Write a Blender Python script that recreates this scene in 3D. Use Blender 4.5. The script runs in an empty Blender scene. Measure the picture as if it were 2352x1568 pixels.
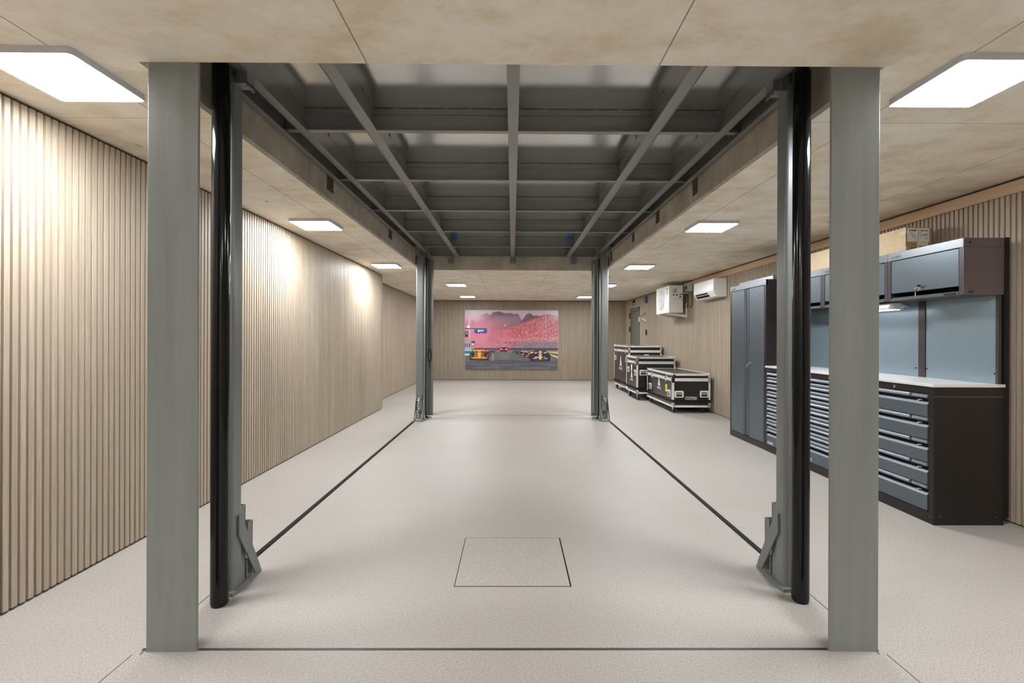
import bpy, math, random
import numpy as np
from mathutils import Matrix, Vector

# ------------------------------------------------------------------ camera, world, exposure
scene = bpy.context.scene
COL = scene.collection
PI = math.pi

CAM_H, FOC, YAW, ROLL = 1.31, 1110.7, 0.0065, 0.0035
PPX, PPY = 1177 + FOC * YAW, 775.0
cd = bpy.data.cameras.new('camera')
cam = bpy.data.objects.new('camera', cd)
COL.objects.link(cam)
scene.camera = cam
cd.sensor_fit = 'HORIZONTAL'
cd.sensor_width = 36.0
cd.lens = FOC / 2352 * 36.0
cd.shift_x = (1176 - PPX) / 2352
cd.shift_y = (PPY - 784) / 2352
cd.clip_start = 0.05
cam.matrix_world = (Matrix.Translation((0, 0, CAM_H)) @ Matrix.Rotation(-YAW, 4, 'Z')
                    @ Matrix.Rotation(PI / 2, 4, 'X') @ Matrix.Rotation(ROLL, 4, 'Z'))

w = bpy.data.worlds.new('world')
scene.world = w
w.use_nodes = True
w.node_tree.nodes['Background'].inputs[0].default_value = (1, 0.98, 0.95, 1)
w.node_tree.nodes['Background'].inputs[1].default_value = 0.02

scene.view_settings.view_transform = 'Standard'
scene.view_settings.look = 'None'
scene.view_settings.gamma = 1.0
scene.view_settings.use_curve_mapping = False
scene.view_settings.exposure = 0.58
scene.cycles.use_denoising = True
scene.cycles.max_bounces = 10
scene.cycles.diffuse_bounces = 7
scene.cycles.glossy_bounces = 4
scene.cycles.sample_clamp_indirect = 6.0

LAMP_STRENGTH = 74.0
LAMP_COLOR = (0.97, 0.985, 1.0)

# ------------------------------------------------------------------ materials
MATS = {}


def newmat(name):
    m = bpy.data.materials.new(name)
    m.use_nodes = True
    MATS[name] = m
    nt = m.node_tree
    return m, nt, nt.nodes['Principled BSDF']


def N(nt, kind, **kw):
    n = nt.nodes.new(kind)
    for k, v in kw.items():
        setattr(n, k, v)
    return n


def math_node(nt, op, a, b=None, c=None):
    n = N(nt, 'ShaderNodeMath', operation=op)
    for i, v in enumerate((a, b, c)):
        if v is None:
            continue
        if isinstance(v, (int, float)):
            n.inputs[i].default_value = v
        else:
            nt.links.new(v, n.inputs[i])
    return n.outputs[0]


def noise(nt, vec, scale, detail=3, rough=0.55):
    n = N(nt, 'ShaderNodeTexNoise')
    n.inputs['Scale'].default_value = scale
    n.inputs['Detail'].default_value = detail
    n.inputs['Roughness'].default_value = rough
    nt.links.new(vec, n.inputs['Vector'])
    return n.outputs[0]


def mapped(nt, scale=(1, 1, 1), loc=(0, 0, 0), rot=(0, 0, 0)):
    g = N(nt, 'ShaderNodeNewGeometry')
    m = N(nt, 'ShaderNodeMapping')
    m.inputs['Scale'].default_value = scale
    m.inputs['Location'].default_value = loc
    m.inputs['Rotation'].default_value = rot
    nt.links.new(g.outputs['Position'], m.inputs['Vector'])
    return m.outputs[0]


def ramp(nt, fac, stops):
    r = N(nt, 'ShaderNodeValToRGB')
    el = r.color_ramp.elements
    while len(el) < len(stops):
        el.new(0.5)
    for e, (p, c) in zip(el, stops):
        e.position = p
        e.color = (*c, 1) if len(c) == 3 else c
    nt.links.new(fac, r.inputs[0])
    return r.outputs[0]


def mix(nt, fac, a, b, mode='MIX'):
    n = N(nt, 'ShaderNodeMix', data_type='RGBA', blend_type=mode)
    for sock, v in ((n.inputs[0], fac), (n.inputs[6], a), (n.inputs[7], b)):
        if isinstance(v, (int, float)):
            sock.default_value = v
        elif isinstance(v, tuple):
            sock.default_value = (*v, 1)
        else:
            nt.links.new(v, sock)
    return n.outputs[2]


def bump(nt, bsdf, height, strength, dist=0.01):
    b = N(nt, 'ShaderNodeBump')
    b.inputs['Strength'].default_value = strength
    b.inputs['Distance'].default_value = dist
    nt.links.new(height, b.inputs['Height'])
    nt.links.new(b.outputs[0], bsdf.inputs['Normal'])


def simple(name, col, rough=0.5, metal=0.0, var=0.06, vscale=30.0, spec=0.5, coat=0.0):
    m, nt, b = newmat(name)
    v = mapped(nt)
    f = noise(nt, v, vscale, 4)
    lo = tuple(max(0, c * (1 - var)) for c in col)
    hi = tuple(min(1, c * (1 + var)) for c in col)
    nt.links.new(ramp(nt, f, [(0.3, lo), (0.7, hi)]), b.inputs['Base Color'])
    b.inputs['Roughness'].default_value = rough
    b.inputs['Metallic'].default_value = metal
    b.inputs['Specular IOR Level'].default_value = spec
    b.inputs['Coat Weight'].default_value = coat
    return m


def painted_steel(name, col, rough=0.42, streak=0.12, spots=True, metal=0.0):
    m, nt, b = newmat(name)
    v = mapped(nt, (14, 14, 0.8))
    f = noise(nt, v, 1.0, 5, 0.6)
    lo = tuple(c * (1 - streak) for c in col)
    hi = tuple(min(1, c * (1 + streak)) for c in col)
    c = ramp(nt, f, [(0.3, lo), (0.7, hi)])
    # pale scuffs
    v2 = mapped(nt, (24, 24, 2.5), (3, 1, 7))
    s = noise(nt, v2, 1.0, 6, 0.7)
    c = mix(nt, ramp(nt, s, [(0.66, (0, 0, 0)), (0.80, (0.45, 0.45, 0.45))]), c, tuple(min(1, x * 2.0) for x in col))
    if spots:
        v3 = mapped(nt, (40, 40, 30), (5, 2, 1))
        d = noise(nt, v3, 1.0, 4, 0.7)
        c = mix(nt, ramp(nt, d, [(0.70, (0, 0, 0)), (0.76, (0.8, 0.8, 0.8))]), c, (0.06, 0.05, 0.04))
    nt.links.new(c, b.inputs['Base Color'])
    b.inputs['Metallic'].default_value = metal
    r = ramp(nt, s, [(0.3, (rough - 0.08,) * 3), (0.7, (rough + 0.1,) * 3)])
    nt.links.new(r, b.inputs['Roughness'])
    v4 = mapped(nt, (160, 160, 90))
    bump(nt, b, noise(nt, v4, 1.0, 2), 0.12, 0.003)
    return m


def line_mask(nt, coord, pos, half):
    """1 on a thin line coord == pos, else 0."""
    d = math_node(nt, 'ABSOLUTE', math_node(nt, 'SUBTRACT', coord, pos))
    return math_node(nt, 'LESS_THAN', d, half)


def xyz(nt):
    g = N(nt, 'ShaderNodeNewGeometry')
    s = N(nt, 'ShaderNodeSeparateXYZ')
    nt.links.new(g.outputs['Position'], s.inputs[0])
    return s.outputs


# concrete soffit: warm stained board-cast concrete with sheet joints every 1.22 x 2.44 m
m, nt, b = newmat('concrete')
v1 = mapped(nt, (1.1, 0.7, 1.1))
v2 = mapped(nt, (3.2, 4.6, 3.2), (4, 2, 0), (0, 0, 0.35))
v3 = mapped(nt, (30, 55, 30))
f1, f2, f3 = noise(nt, v1, 1.3, 6, 0.62), noise(nt, v2, 1.0, 7, 0.68), noise(nt, v3, 1.0, 4, 0.6)
c = ramp(nt, f1, [(0.38, (0.70, 0.60, 0.445)), (0.5, (0.82, 0.755, 0.635)), (0.62, (0.88, 0.84, 0.765))])
c = mix(nt, 0.55, c, ramp(nt, f2, [(0.39, (0.68, 0.575, 0.415)), (0.50, (0.83, 0.765, 0.645)), (0.61, (0.90, 0.87, 0.81))]))
c = mix(nt, ramp(nt, f3, [(0.66, (0, 0, 0)), (0.78, (0.5, 0.5, 0.5))]), c, (0.46, 0.41, 0.33))
v5 = mapped(nt, (9, 3.5, 9), (1, 8, 3), (0, 0, 0.5))
f5 = noise(nt, v5, 1.0, 3, 0.5)
c = mix(nt, ramp(nt, f5, [(0.735, (0, 0, 0)), (0.76, (0.75, 0.75, 0.75))]), c, (0.25, 0.22, 0.18))
s = xyz(nt)
jm = None
ux = math_node(nt, 'PINGPONG', math_node(nt, 'ADD', s[0], 12.2 + 0.61), 0.61)
uy = math_node(nt, 'PINGPONG', math_node(nt, 'ADD', s[1], 24.4 - 2.54), 1.22)
jm = math_node(nt, 'MAXIMUM', math_node(nt, 'LESS_THAN', ux, 0.0028),
               math_node(nt, 'MULTIPLY', math_node(nt, 'LESS_THAN', uy, 0.0026), 0.6))
under = math_node(nt, 'LESS_THAN', s[2], 2.4505)
c = mix(nt, math_node(nt, 'MULTIPLY', math_node(nt, 'MULTIPLY', jm, under), 0.75), c, (0.10, 0.085, 0.065))
nt.links.new(c, b.inputs['Base Color'])
b.inputs['Roughness'].default_value = 0.75
bump(nt, b, f2, 0.15, 0.01)

# cut concrete edges of the opening: greyer, vertical drips
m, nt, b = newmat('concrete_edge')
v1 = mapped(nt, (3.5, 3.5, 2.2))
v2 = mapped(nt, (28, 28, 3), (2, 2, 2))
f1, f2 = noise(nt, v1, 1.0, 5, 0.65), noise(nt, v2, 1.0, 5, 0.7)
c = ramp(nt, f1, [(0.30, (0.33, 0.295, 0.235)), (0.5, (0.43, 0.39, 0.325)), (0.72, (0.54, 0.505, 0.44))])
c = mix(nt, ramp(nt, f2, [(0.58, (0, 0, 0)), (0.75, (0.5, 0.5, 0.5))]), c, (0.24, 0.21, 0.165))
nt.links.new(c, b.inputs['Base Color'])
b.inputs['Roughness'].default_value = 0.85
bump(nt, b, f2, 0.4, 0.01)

# speckled resin floor with joints
m, nt, b = newmat('resin_floor')
v1 = mapped(nt)
f1 = noise(nt, v1, 150, 3, 0.7)
f2 = noise(nt, v1, 1.2, 4, 0.6)
f3 = noise(nt, v1, 60, 2, 0.5)
c = ramp(nt, f1, [(0.28, (0.225, 0.205, 0.183)), (0.5, (0.375, 0.350, 0.320)), (0.72, (0.50, 0.475, 0.445))])
c = mix(nt, ramp(nt, f2, [(0.35, (0, 0, 0)), (0.7, (0.28, 0.28, 0.28))]), c, (0.305, 0.282, 0.255))
s = xyz(nt)
ax = math_node(nt, 'ABSOLUTE', s[0])
out_pit = math_node(nt, 'MAXIMUM', math_node(nt, 'LESS_THAN', s[1], 2.0), math_node(nt, 'GREATER_THAN', s[1], 40.0))
j1 = math_node(nt, 'MULTIPLY', line_mask(nt, ax, 1.56, 0.0022), out_pit)
pitx = math_node(nt, 'LESS_THAN', ax, 1.545)
j2 = math_node(nt, 'MULTIPLY', line_mask(nt, s[1], 2.034, 0.0085), pitx)
j3 = math_node(nt, 'MULTIPLY', line_mask(nt, s[1], 8.17, 0.012), pitx)
inpit = math_node(nt, 'MULTIPLY', math_node(nt, 'GREATER_THAN', s[1], 2.0), math_node(nt, 'LESS_THAN', s[1], 8.2))
j4 = math_node(nt, 'MULTIPLY', line_mask(nt, ax, 1.53, 0.003), inpit)
j5 = math_node(nt, 'MULTIPLY', math_node(nt, 'MULTIPLY', line_mask(nt, s[1], 3.335, 0.0015), math_node(nt, 'GREATER_THAN', s[0], 1.55)), 0.4)
jm = math_node(nt, 'MAXIMUM', math_node(nt, 'MAXIMUM', j1, j2), math_node(nt, 'MAXIMUM', math_node(nt, 'MAXIMUM', j3, j4), j5))
c = mix(nt, math_node(nt, 'MULTIPLY', jm, 0.98), c, (0.03, 0.025, 0.02))
nt.links.new(c, b.inputs['Base Color'])
nt.links.new(ramp(nt, f3, [(0.3, (0.40,) * 3), (0.7, (0.58,) * 3)]), b.inputs['Roughness'])
b.inputs['Specular IOR Level'].default_value = 0.4
bump(nt, b, f1, 0.25, 0.0025)


def wood(name, dark, mid, light, along='z', cell=None, rough=0.55):
    m, nt, b = newmat(name)
    sc = {'z': (55, 55, 1.6), 'y': (55, 1.6, 55)}[along]
    f = noise(nt, mapped(nt, sc), 1.0, 5, 0.62)
    f2 = noise(nt, mapped(nt, tuple(x * 4 for x in sc), (3, 1, 2)), 1.0, 3, 0.6)
    c = ramp(nt, f, [(0.28, dark), (0.5, mid), (0.72, light)])
    c = mix(nt, 0.35, c, ramp(nt, f2, [(0.3, dark), (0.7, light)]))
    if cell:
        s = xyz(nt)
        k = math_node(nt, 'FLOOR', math_node(nt, 'DIVIDE', s[cell[0]], cell[1]))
        wn = N(nt, 'ShaderNodeTexWhiteNoise', noise_dimensions='1D')
        nt.links.new(k, wn.inputs['W'])
        c = mix(nt, ramp(nt, wn.outputs[0], [(0, (0, 0, 0)), (1, (0.45,) * 3)]), c, dark)
    nt.links.new(c, b.inputs['Base Color'])
    b.inputs['Roughness'].default_value = rough
    bump(nt, b, f, 0.1, 0.003)
    return m


OAK = ((0.325, 0.256, 0.184), (0.440, 0.366, 0.282), (0.540, 0.470, 0.385))
wood('oak_slat_side', *OAK, cell=(1, 0.04))
wood('oak_slat_back', *OAK, cell=(0, 0.04))
wood('oak_board', (0.50, 0.33, 0.20), (0.60, 0.42, 0.275), (0.67, 0.50, 0.35), along='y')
wood('oak_post', (0.36, 0.26, 0.17), (0.45, 0.345, 0.24), (0.52, 0.42, 0.31))
simple('cab_strip', (0.060, 0.051, 0.054), 0.36, metal=0.5, var=0.02)
simple('bar_steel', (0.27, 0.31, 0.345), 0.34, metal=0.5, var=0.02)
simple('felt_backing', (0.085, 0.058, 0.036), 0.95, spec=0.1)
simple('shadow_gap', (0.018, 0.015, 0.012), 0.9, spec=0.1)
simple('plaster', (0.62, 0.58, 0.52), 0.8)
painted_steel('grey_steel', (0.195, 0.209, 0.202), 0.42)
painted_steel('grey_post', (0.190, 0.206, 0.206), 0.33, 0.08, False, 0.15)
simple('beam_steel', (0.165, 0.167, 0.155), 0.30, var=0.05, vscale=5, spec=1.0, coat=0.25)
simple('deck_steel', (0.60, 0.60, 0.585), 0.16, metal=0.85, var=0.03, vscale=6)
m = simple('black_gloss', (0.005, 0.005, 0.006), 0.12, var=0.3, spec=0.38)
simple('black_rubber', (0.018, 0.018, 0.017), 0.6)
simple('worn_rubber', (0.013, 0.012, 0.011), 0.75, var=0.6, vscale=60, spec=0.2)
simple('rusty_plate', (0.075, 0.045, 0.032), 0.7, var=0.4)
simple('orange_rust', (0.55, 0.24, 0.04), 0.7, var=0.3)
simple('lamp_frame', (0.52, 0.53, 0.56), 0.45)
simple('blue_plastic', (0.03, 0.16, 0.55), 0.35)
simple('cab_body', (0.017, 0.015, 0.014), 0.30, metal=0.2, spec=0.4, var=0.02)
simple('cab_charcoal', (0.165, 0.140, 0.148), 0.30, metal=0.75, spec=0.5, var=0.02)
simple('cab_blue', (0.115, 0.145, 0.170), 0.33, metal=0.6, spec=0.5, var=0.02)
simple('cab_rail', (0.20, 0.22, 0.24), 0.34, metal=0.6, spec=0.5, var=0.02)
simple('panel_blue', (0.215, 0.285, 0.330), 0.30, metal=0.45, var=0.015)
simple('handle_steel', (0.46, 0.51, 0.56), 0.34, metal=0.5)
simple('stainless', (0.80, 0.785, 0.78), 0.42, metal=0.45, var=0.02)
simple('chrome', (0.78, 0.78, 0.78), 0.12, metal=1.0)
simple('aluminium', (0.86, 0.86, 0.85), 0.40, metal=0.3, var=0.03)
simple('case_black', (0.020, 0.018, 0.016), 0.24, var=0.12)
simple('white_plastic', (0.84, 0.85, 0.86), 0.28, var=0.01)
simple('cream_metal', (0.72, 0.70, 0.63), 0.40, var=0.015)
simple('grille_grey', (0.32, 0.33, 0.36), 0.5)
simple('grey_plastic', (0.30, 0.32, 0.34), 0.5)
simple('brown_conduit', (0.16, 0.11, 0.07), 0.6)
simple('cardboard', (0.78, 0.64, 0.43), 0.8)
simple('cardboard_end', (0.42, 0.27, 0.12), 0.8)
simple('white_paper', (0.78, 0.77, 0.74), 0.7)
simple('yellow_paper', (0.80, 0.74, 0.02), 0.6)
simple('cream_paper', (0.74, 0.69, 0.52), 0.7)
simple('ink', (0.03, 0.03, 0.03), 0.7)
simple('white_paint', (0.80, 0.80, 0.80), 0.5)
simple('door_green', (0.125, 0.13, 0.105), 0.5)
simple('brass', (0.75, 0.52, 0.2), 0.3, metal=1.0)
simple('sign_green', (0.03, 0.25, 0.12), 0.5)
simple('wheel_blue', (0.022, 0.028, 0.060), 0.4)
simple('tape', (0.75, 0.70, 0.58), 0.25)


def emitter(name, col, strength):
    m, nt, b = newmat(name)
    b.inputs['Base Color'].default_value = (0.8, 0.8, 0.8, 1)
    b.inputs['Emission Color'].default_value = (*col, 1)
    b.inputs['Emission Strength'].default_value = strength
    return m


emitter('lamp_diffuser', LAMP_COLOR, LAMP_STRENGTH)
emitter('work_lamp_light', (0.92, 0.95, 1.0), 5.0)

# ------------------------------------------------------------------ mesh helpers
OFF = {}


class MB:
    def __init__(self):
        self.v, self.f, self.mi, self.sm = [], [], [], []
        self.cur = 0

    def mat(self, i):
        self.cur = i
        return self

    def _add(self, vs, fs, smooth=False):
        o = len(self.v)
        self.v += [tuple(p) for p in vs]
        for f in fs:
            self.f.append([o + i for i in f])
            self.mi.append(self.cur)
            self.sm.append(smooth)
        return self

    def box(self, x0, x1, y0, y1, z0, z1):
        x0, x1 = min(x0, x1), max(x0, x1)
        y0, y1 = min(y0, y1), max(y0, y1)
        z0, z1 = min(z0, z1), max(z0, z1)
        vs = [(x0, y0, z0), (x1, y0, z0), (x1, y1, z0), (x0, y1, z0), (x0, y0, z1), (x1, y0, z1), (x1, y1, z1), (x0, y1, z1)]
        return self._add(vs, [(3, 2, 1, 0), (4, 5, 6, 7), (0, 1, 5, 4), (1, 2, 6, 5), (2, 3, 7, 6), (3, 0, 4, 7)])

    def prism(self, poly, axis, a, b):
        """closed 2-D polygon extruded along axis; 2-D order: x->(y,z), y->(x,z), z->(x,y)"""
        def P(p, t):
            return {'x': (t, p[0], p[1]), 'y': (p[0], t, p[1]), 'z': (p[0], p[1], t)}[axis]
        n = len(poly)
        area = sum(poly[i][0] * poly[(i + 1) % n][1] - poly[(i + 1) % n][0] * poly[i][1] for i in range(n))
        if (area < 0) != (axis == 'y'):
            poly = poly[::-1]
        a, b = min(a, b), max(a, b)
        vs = [P(p, a) for p in poly] + [P(p, b) for p in poly]
        fs = [tuple(range(n))[::-1], tuple(range(n, 2 * n))]
        fs += [(i, (i + 1) % n, n + (i + 1) % n, n + i) for i in range(n)]
        return self._add(vs, fs)

    def cyl(self, p0, p1, r0, r1=None, n=24, caps=True):
        r1 = r0 if r1 is None else r1
        p0, p1 = Vector(p0), Vector(p1)
        d = (p1 - p0).normalized()
        u = d.orthogonal().normalized()
        t = d.cross(u)
        ring = [(math.cos(2 * PI * i / n), math.sin(2 * PI * i / n)) for i in range(n)]
        A = [p0 + (u * c + t * s) * r0 for c, s in ring]
        B = [p1 + (u * c + t * s) * r1 for c, s in ring]
        self._add(A + B, [(i, (i + 1) % n, n + (i + 1) % n, n + i) for i in range(n)], True)
        if caps:
            self._add(A, [tuple(range(n))[::-1]])
            self._add(B, [tuple(range(n))])
        return self

    def ring(self, c, axis, r0, r1, h, n=32):
        """flat washer: annulus between r0 and r1, thickness h along axis"""
        d = Vector(axis).normalized()
        u = d.orthogonal().normalized()
        t = d.cross(u)
        c = Vector(c)
        vs = []
        for k in (0, 1):
            for r in (r0, r1):
                for i in range(n):
                    a = 2 * PI * i / n
                    vs.append(c + d * (h * k) + (u * math.cos(a) + t * math.sin(a)) * r)
        fs = []
        for i in range(n):
            j = (i + 1) % n
            fs += [(2 * n + i, 3 * n + i, 3 * n + j, 2 * n + j), (i, j, n + j, n + i),
                   (n + i, n + j, 3 * n + j, 3 * n + i), (i, 2 * n + i, 2 * n + j, j)]
        return self._add(vs, fs)

    def tube(self, pts, r, n=10):
        pts = [Vector(p) for p in pts]
        # Catmull-Rom resample
        if len(pts) > 2:
            q = [pts[0]] + pts + [pts[-1]]
            out = []
            for i in range(1, len(q) - 2):
                for k in range(8):
                    t = k / 8
                    a, b_, c_, d_ = q[i - 1], q[i], q[i + 1], q[i + 2]
                    out.append(0.5 * ((2 * b_) + (c_ - a) * t + (2 * a - 5 * b_ + 4 * c_ - d_) * t * t + (3 * b_ - a - 3 * c_ + d_) * t ** 3))
            out.append(pts[-1])
            pts = out
        vs = []
        u = None
        for i, p in enumerate(pts):
            d = (pts[min(i + 1, len(pts) - 1)] - pts[max(i - 1, 0)]).normalized()
            if u is None:
                u = d.orthogonal().normalized()
            u = (u - d * u.dot(d)).normalized()
            t = d.cross(u)
            vs += [p + (u * math.cos(2 * PI * k / n) + t * math.sin(2 * PI * k / n)) * r for k in range(n)]
        m_ = len(pts)
        fs = [(i * n + k, i * n + (k + 1) % n, (i + 1) * n + (k + 1) % n, (i + 1) * n + k) for i in range(m_ - 1) for k in range(n)]
        fs += [tuple(range(n))[::-1], tuple((m_ - 1) * n + k for k in range(n))]
        return self._add(vs, fs, True)

    def sphere(self, c, r, n=14, sx=1, sy=1, sz=1):
        vs, fs = [], []
        h = n // 2
        for i in range(h + 1):
            th = PI * i / h
            for k in range(n):
                a = 2 * PI * k / n
                vs.append((c[0] + r * sx * math.sin(th) * math.cos(a), c[1] + r * sy * math.sin(th) * math.sin(a), c[2] + r * sz * math.cos(th)))
        for i in range(h):
            for k in range(n):
                fs.append((i * n + k, (i + 1) * n + k, (i + 1) * n + (k + 1) % n, i * n + (k + 1) % n))
        return self._add(vs, fs, True)

    def quad(self, *ps):
        return self._add(ps, [tuple(range(len(ps)))])

    def build(self, name, mats, parent=None, bevel=0.0, loc=None, seg=2):
        if isinstance(mats, str):
            mats = [mats]
        off = Vector(OFF.get(parent.name, (0, 0, 0))) if parent else Vector(loc or (0, 0, 0))
        me = bpy.data.meshes.new(name)
        me.from_pydata([(x - off[0], y - off[1], z - off[2]) for x, y, z in self.v], [], self.f)
        for mm in mats:
            me.materials.append(MATS[mm])
        me.polygons.foreach_set('material_index', self.mi)
        me.polygons.foreach_set('use_smooth', self.sm)
        me.update()
        o = bpy.data.objects.new(name, me)
        COL.objects.link(o)
        if parent:
            o.parent = parent
        else:
            o.location = off
        OFF[o.name] = tuple(off)
        if bevel:
            bm = o.modifiers.new('bevel', 'BEVEL')
            bm.width = bevel
            bm.segments = seg
            bm.limit_method = 'ANGLE'
            bm.angle_limit = math.radians(50)
        return o


def tag(o, label, cat, group=None):
    o['label'] = label
    o['category'] = cat
    if group:
        o['group'] = group
    return o


def thing(name, label, cat, loc, group=None):
    o = bpy.data.objects.new(name, None)
    o.empty_display_size = 0.1
    COL.objects.link(o)
    o.location = loc
    OFF[o.name] = tuple(loc)
    return tag(o, label, cat, group)


def structure(o):
    o['kind'] = 'structure'
    return o


def dup(root, loc, label, group=None):
    r = root.copy()
    COL.objects.link(r)
    r.location = loc
    r['label'] = label
    if group:
        r['group'] = group
    for ch in list(root.children):
        c = ch.copy()
        COL.objects.link(c)
        c.parent = r
        for g in list(ch.children):
            d = g.copy()
            COL.objects.link(d)
            d.parent = c
    return r


FACE_X = Matrix(((0, 0, -1), (-1, 0, 0), (0, 1, 0)))   # lettering on a face that looks to -X
FACE_Y = Matrix(((1, 0, 0), (0, 0, -1), (0, 1, 0)))    # lettering on a face that looks to -Y


def lettering(body, size, at, rot, mat, parent, depth=0.0015, name='lettering', align='LEFT', flip=False, sx=1.0):
    cu = bpy.data.curves.new('lettering_curve', 'FONT')
    cu.body = body
    cu.size = size
    cu.extrude = depth / 2
    cu.align_x = align
    cu.resolution_u = 2
    tmp = bpy.data.objects.new('lettering_tmp', cu)
    COL.objects.link(tmp)
    dg = bpy.context.evaluated_depsgraph_get()
    dg.update()
    me = bpy.data.meshes.new_from_object(tmp.evaluated_get(dg))
    bpy.data.objects.remove(tmp)
    R = rot.to_4x4()
    if flip:
        R = R @ Matrix.Rotation(PI, 4, 'Z')
    off = Vector(OFF[parent.name])
    me.transform(Matrix.Translation(Vector(at) - off) @ R @ Matrix.Diagonal((sx, 1, 1, 1)))
    me.materials.clear()
    me.materials.append(MATS[mat])
    me.name = name
    o = bpy.data.objects.new(name, me)
    COL.objects.link(o)
    o.parent = parent
    OFF[o.name] = tuple(off)
    return o


def xw(y):
    """face of the right-hand slat wall at depth y"""
    return 3.558 - 0.0060 * (y - 3.3)


# ------------------------------------------------------------------ the setting
H = 2.45
OX, OY0, OY1 = 1.543, 2.02, 8.20       # lift opening in the slab
ZT = 2.98

fl = MB()
fl.box(-3.0, 3.9, -4.2, 15.1, -0.2, 0.0)
structure(fl.build('floor', 'resin_floor'))

ce = MB()
ce.box(-3.0, 3.9, -4.2, OY0, H, ZT)
for s_ in (-1, 1):
    xo = -3.0 if s_ < 0 else 3.9
    ce.prism([(xo, H), (s_ * (OX + 0.016), H), (s_ * OX, H + 0.016), (s_ * OX, ZT), (xo, ZT)], 'y', OY0, OY1)
ce.box(-3.0, 3.9, OY1, 15.1, H, ZT)
ce.box(-3.0, 3.9, -4.2, 15.1, ZT, ZT + 0.1)
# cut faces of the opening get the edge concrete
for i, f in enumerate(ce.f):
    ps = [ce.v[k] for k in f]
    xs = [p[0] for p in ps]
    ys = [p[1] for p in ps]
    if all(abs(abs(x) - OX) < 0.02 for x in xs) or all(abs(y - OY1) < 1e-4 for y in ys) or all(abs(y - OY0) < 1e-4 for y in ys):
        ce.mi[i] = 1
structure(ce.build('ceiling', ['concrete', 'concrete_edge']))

PITCH, SLAT, DEEP = 0.0400, 0.0262, 0.016
Z0S, Z1S = 0.012, 2.432


def slat_wall(name, kind, a, b, face, skip=None, other=None, thick=0.12, top=Z1S, extra=None):
    """kind 'L': face looks +X, 'R': face looks -X, 'B': face looks -Y."""
    w_ = MB()
    k0, k1 = int(math.ceil(a / PITCH)), int(math.floor(b / PITCH))
    w_.mat(0)
    for k in range(k0, k1):
        t0, t1 = k * PITCH, k * PITCH + SLAT
        spans = [(Z0S, top)]
        if skip and t1 > skip[0] and t0 < skip[1]:
            spans = [(skip[2], top)]
        for z0, z1 in spans:
            if kind == 'L':
                w_.box(face - DEEP, face, t0, t1, z0, z1)
            elif kind == 'R':
                x = face(t0)
                w_.box(x, x + DEEP, t0, t1, z0, z1)
            else:
                w_.box(t0, t1, face, face + DEEP, z0, z1)
    w_.mat(1)
    if kind == 'L':
        w_.box(face - DEEP - thick, face - DEEP, a, b, 0, H)
    elif kind == 'R':
        if skip:
            segs = [(a, skip[0], 0, H), (skip[1], b, 0, H), (skip[0], skip[1], skip[2], H)]
        else:
            segs = [(a, b, 0, H)]
        for (p, q, z0, z1) in segs:
            vs = []
            for z in (z0, z1):
                vs += [(face(p) + DEEP, p, z), (face(p) + DEEP + thick, p, z), (face(q) + DEEP + thick, q, z), (face(q) + DEEP, q, z)]
            w_._add(vs, [(3, 2, 1, 0), (4, 5, 6, 7), (0, 1, 5, 4), (1, 2, 6, 5), (2, 3, 7, 6), (3, 0, 4, 7)])
    else:
        w_.box(a, b, face + DEEP, face + DEEP + thick, 0, H)
    if extra:
        extra(w_)
    return structure(w_.build(name, [{'L': 'oak_slat_side', 'R': 'oak_slat_side', 'B': 'oak_slat_back'}[kind], 'felt_backing']))


XL, XL2, YC, YB = -2.382, -2.735, 8.86, 14.86


def corner(w_):
    w_.mat(0)
    w_.box(XL - DEEP, XL, YC - 0.05, YC, Z0S, Z1S)             # end board of the nearer run
    w_.box(XL2 - 0.1, XL, YC, YC + 0.012, Z0S, Z1S)            # return face


slat_wall('wall_left', 'L', -4.0, YC, XL, extra=corner, thick=0.30)
slat_wall('wall_left_recess', 'L', YC, YB + 0.01, XL2)
slat_wall('wall_back', 'B', XL2 - 0.02, 3.52, YB)
DY0, DY1, DZ = 13.29, 14.32, 2.186
slat_wall('wall_right', 'R', -4.0, YB + 0.02, xw, skip=(DY0, DY1, DZ))
structure(MB().box(-3.0, 3.9, -4.15, -4.0, 0, H).build('wall_front', 'plaster'))

# plain oak board along the top of the right wall and oak end board at the near end
tb = MB()
ya, yb_ = 3.31, 9.86
vs = []
for z in (2.343, 2.430):
    vs += [(xw(ya) - 0.016, ya, z), (xw(ya), ya, z), (xw(yb_), yb_, z), (xw(yb_) - 0.016, yb_, z)]
tb._add(vs, [(3, 2, 1, 0), (4, 5, 6, 7), (0, 1, 5, 4), (1, 2, 6, 5), (2, 3, 7, 6), (3, 0, 4, 7)])
structure(tb.build('trim_1', 'oak_board', bevel=0.001))
structure(MB().box(xw(3.2) - 0.022, xw(3.2) - 0.0005, 3.10, 3.300, 0.010, 2.432).build('trim_2', 'oak_post', bevel=0.0015))

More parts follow.
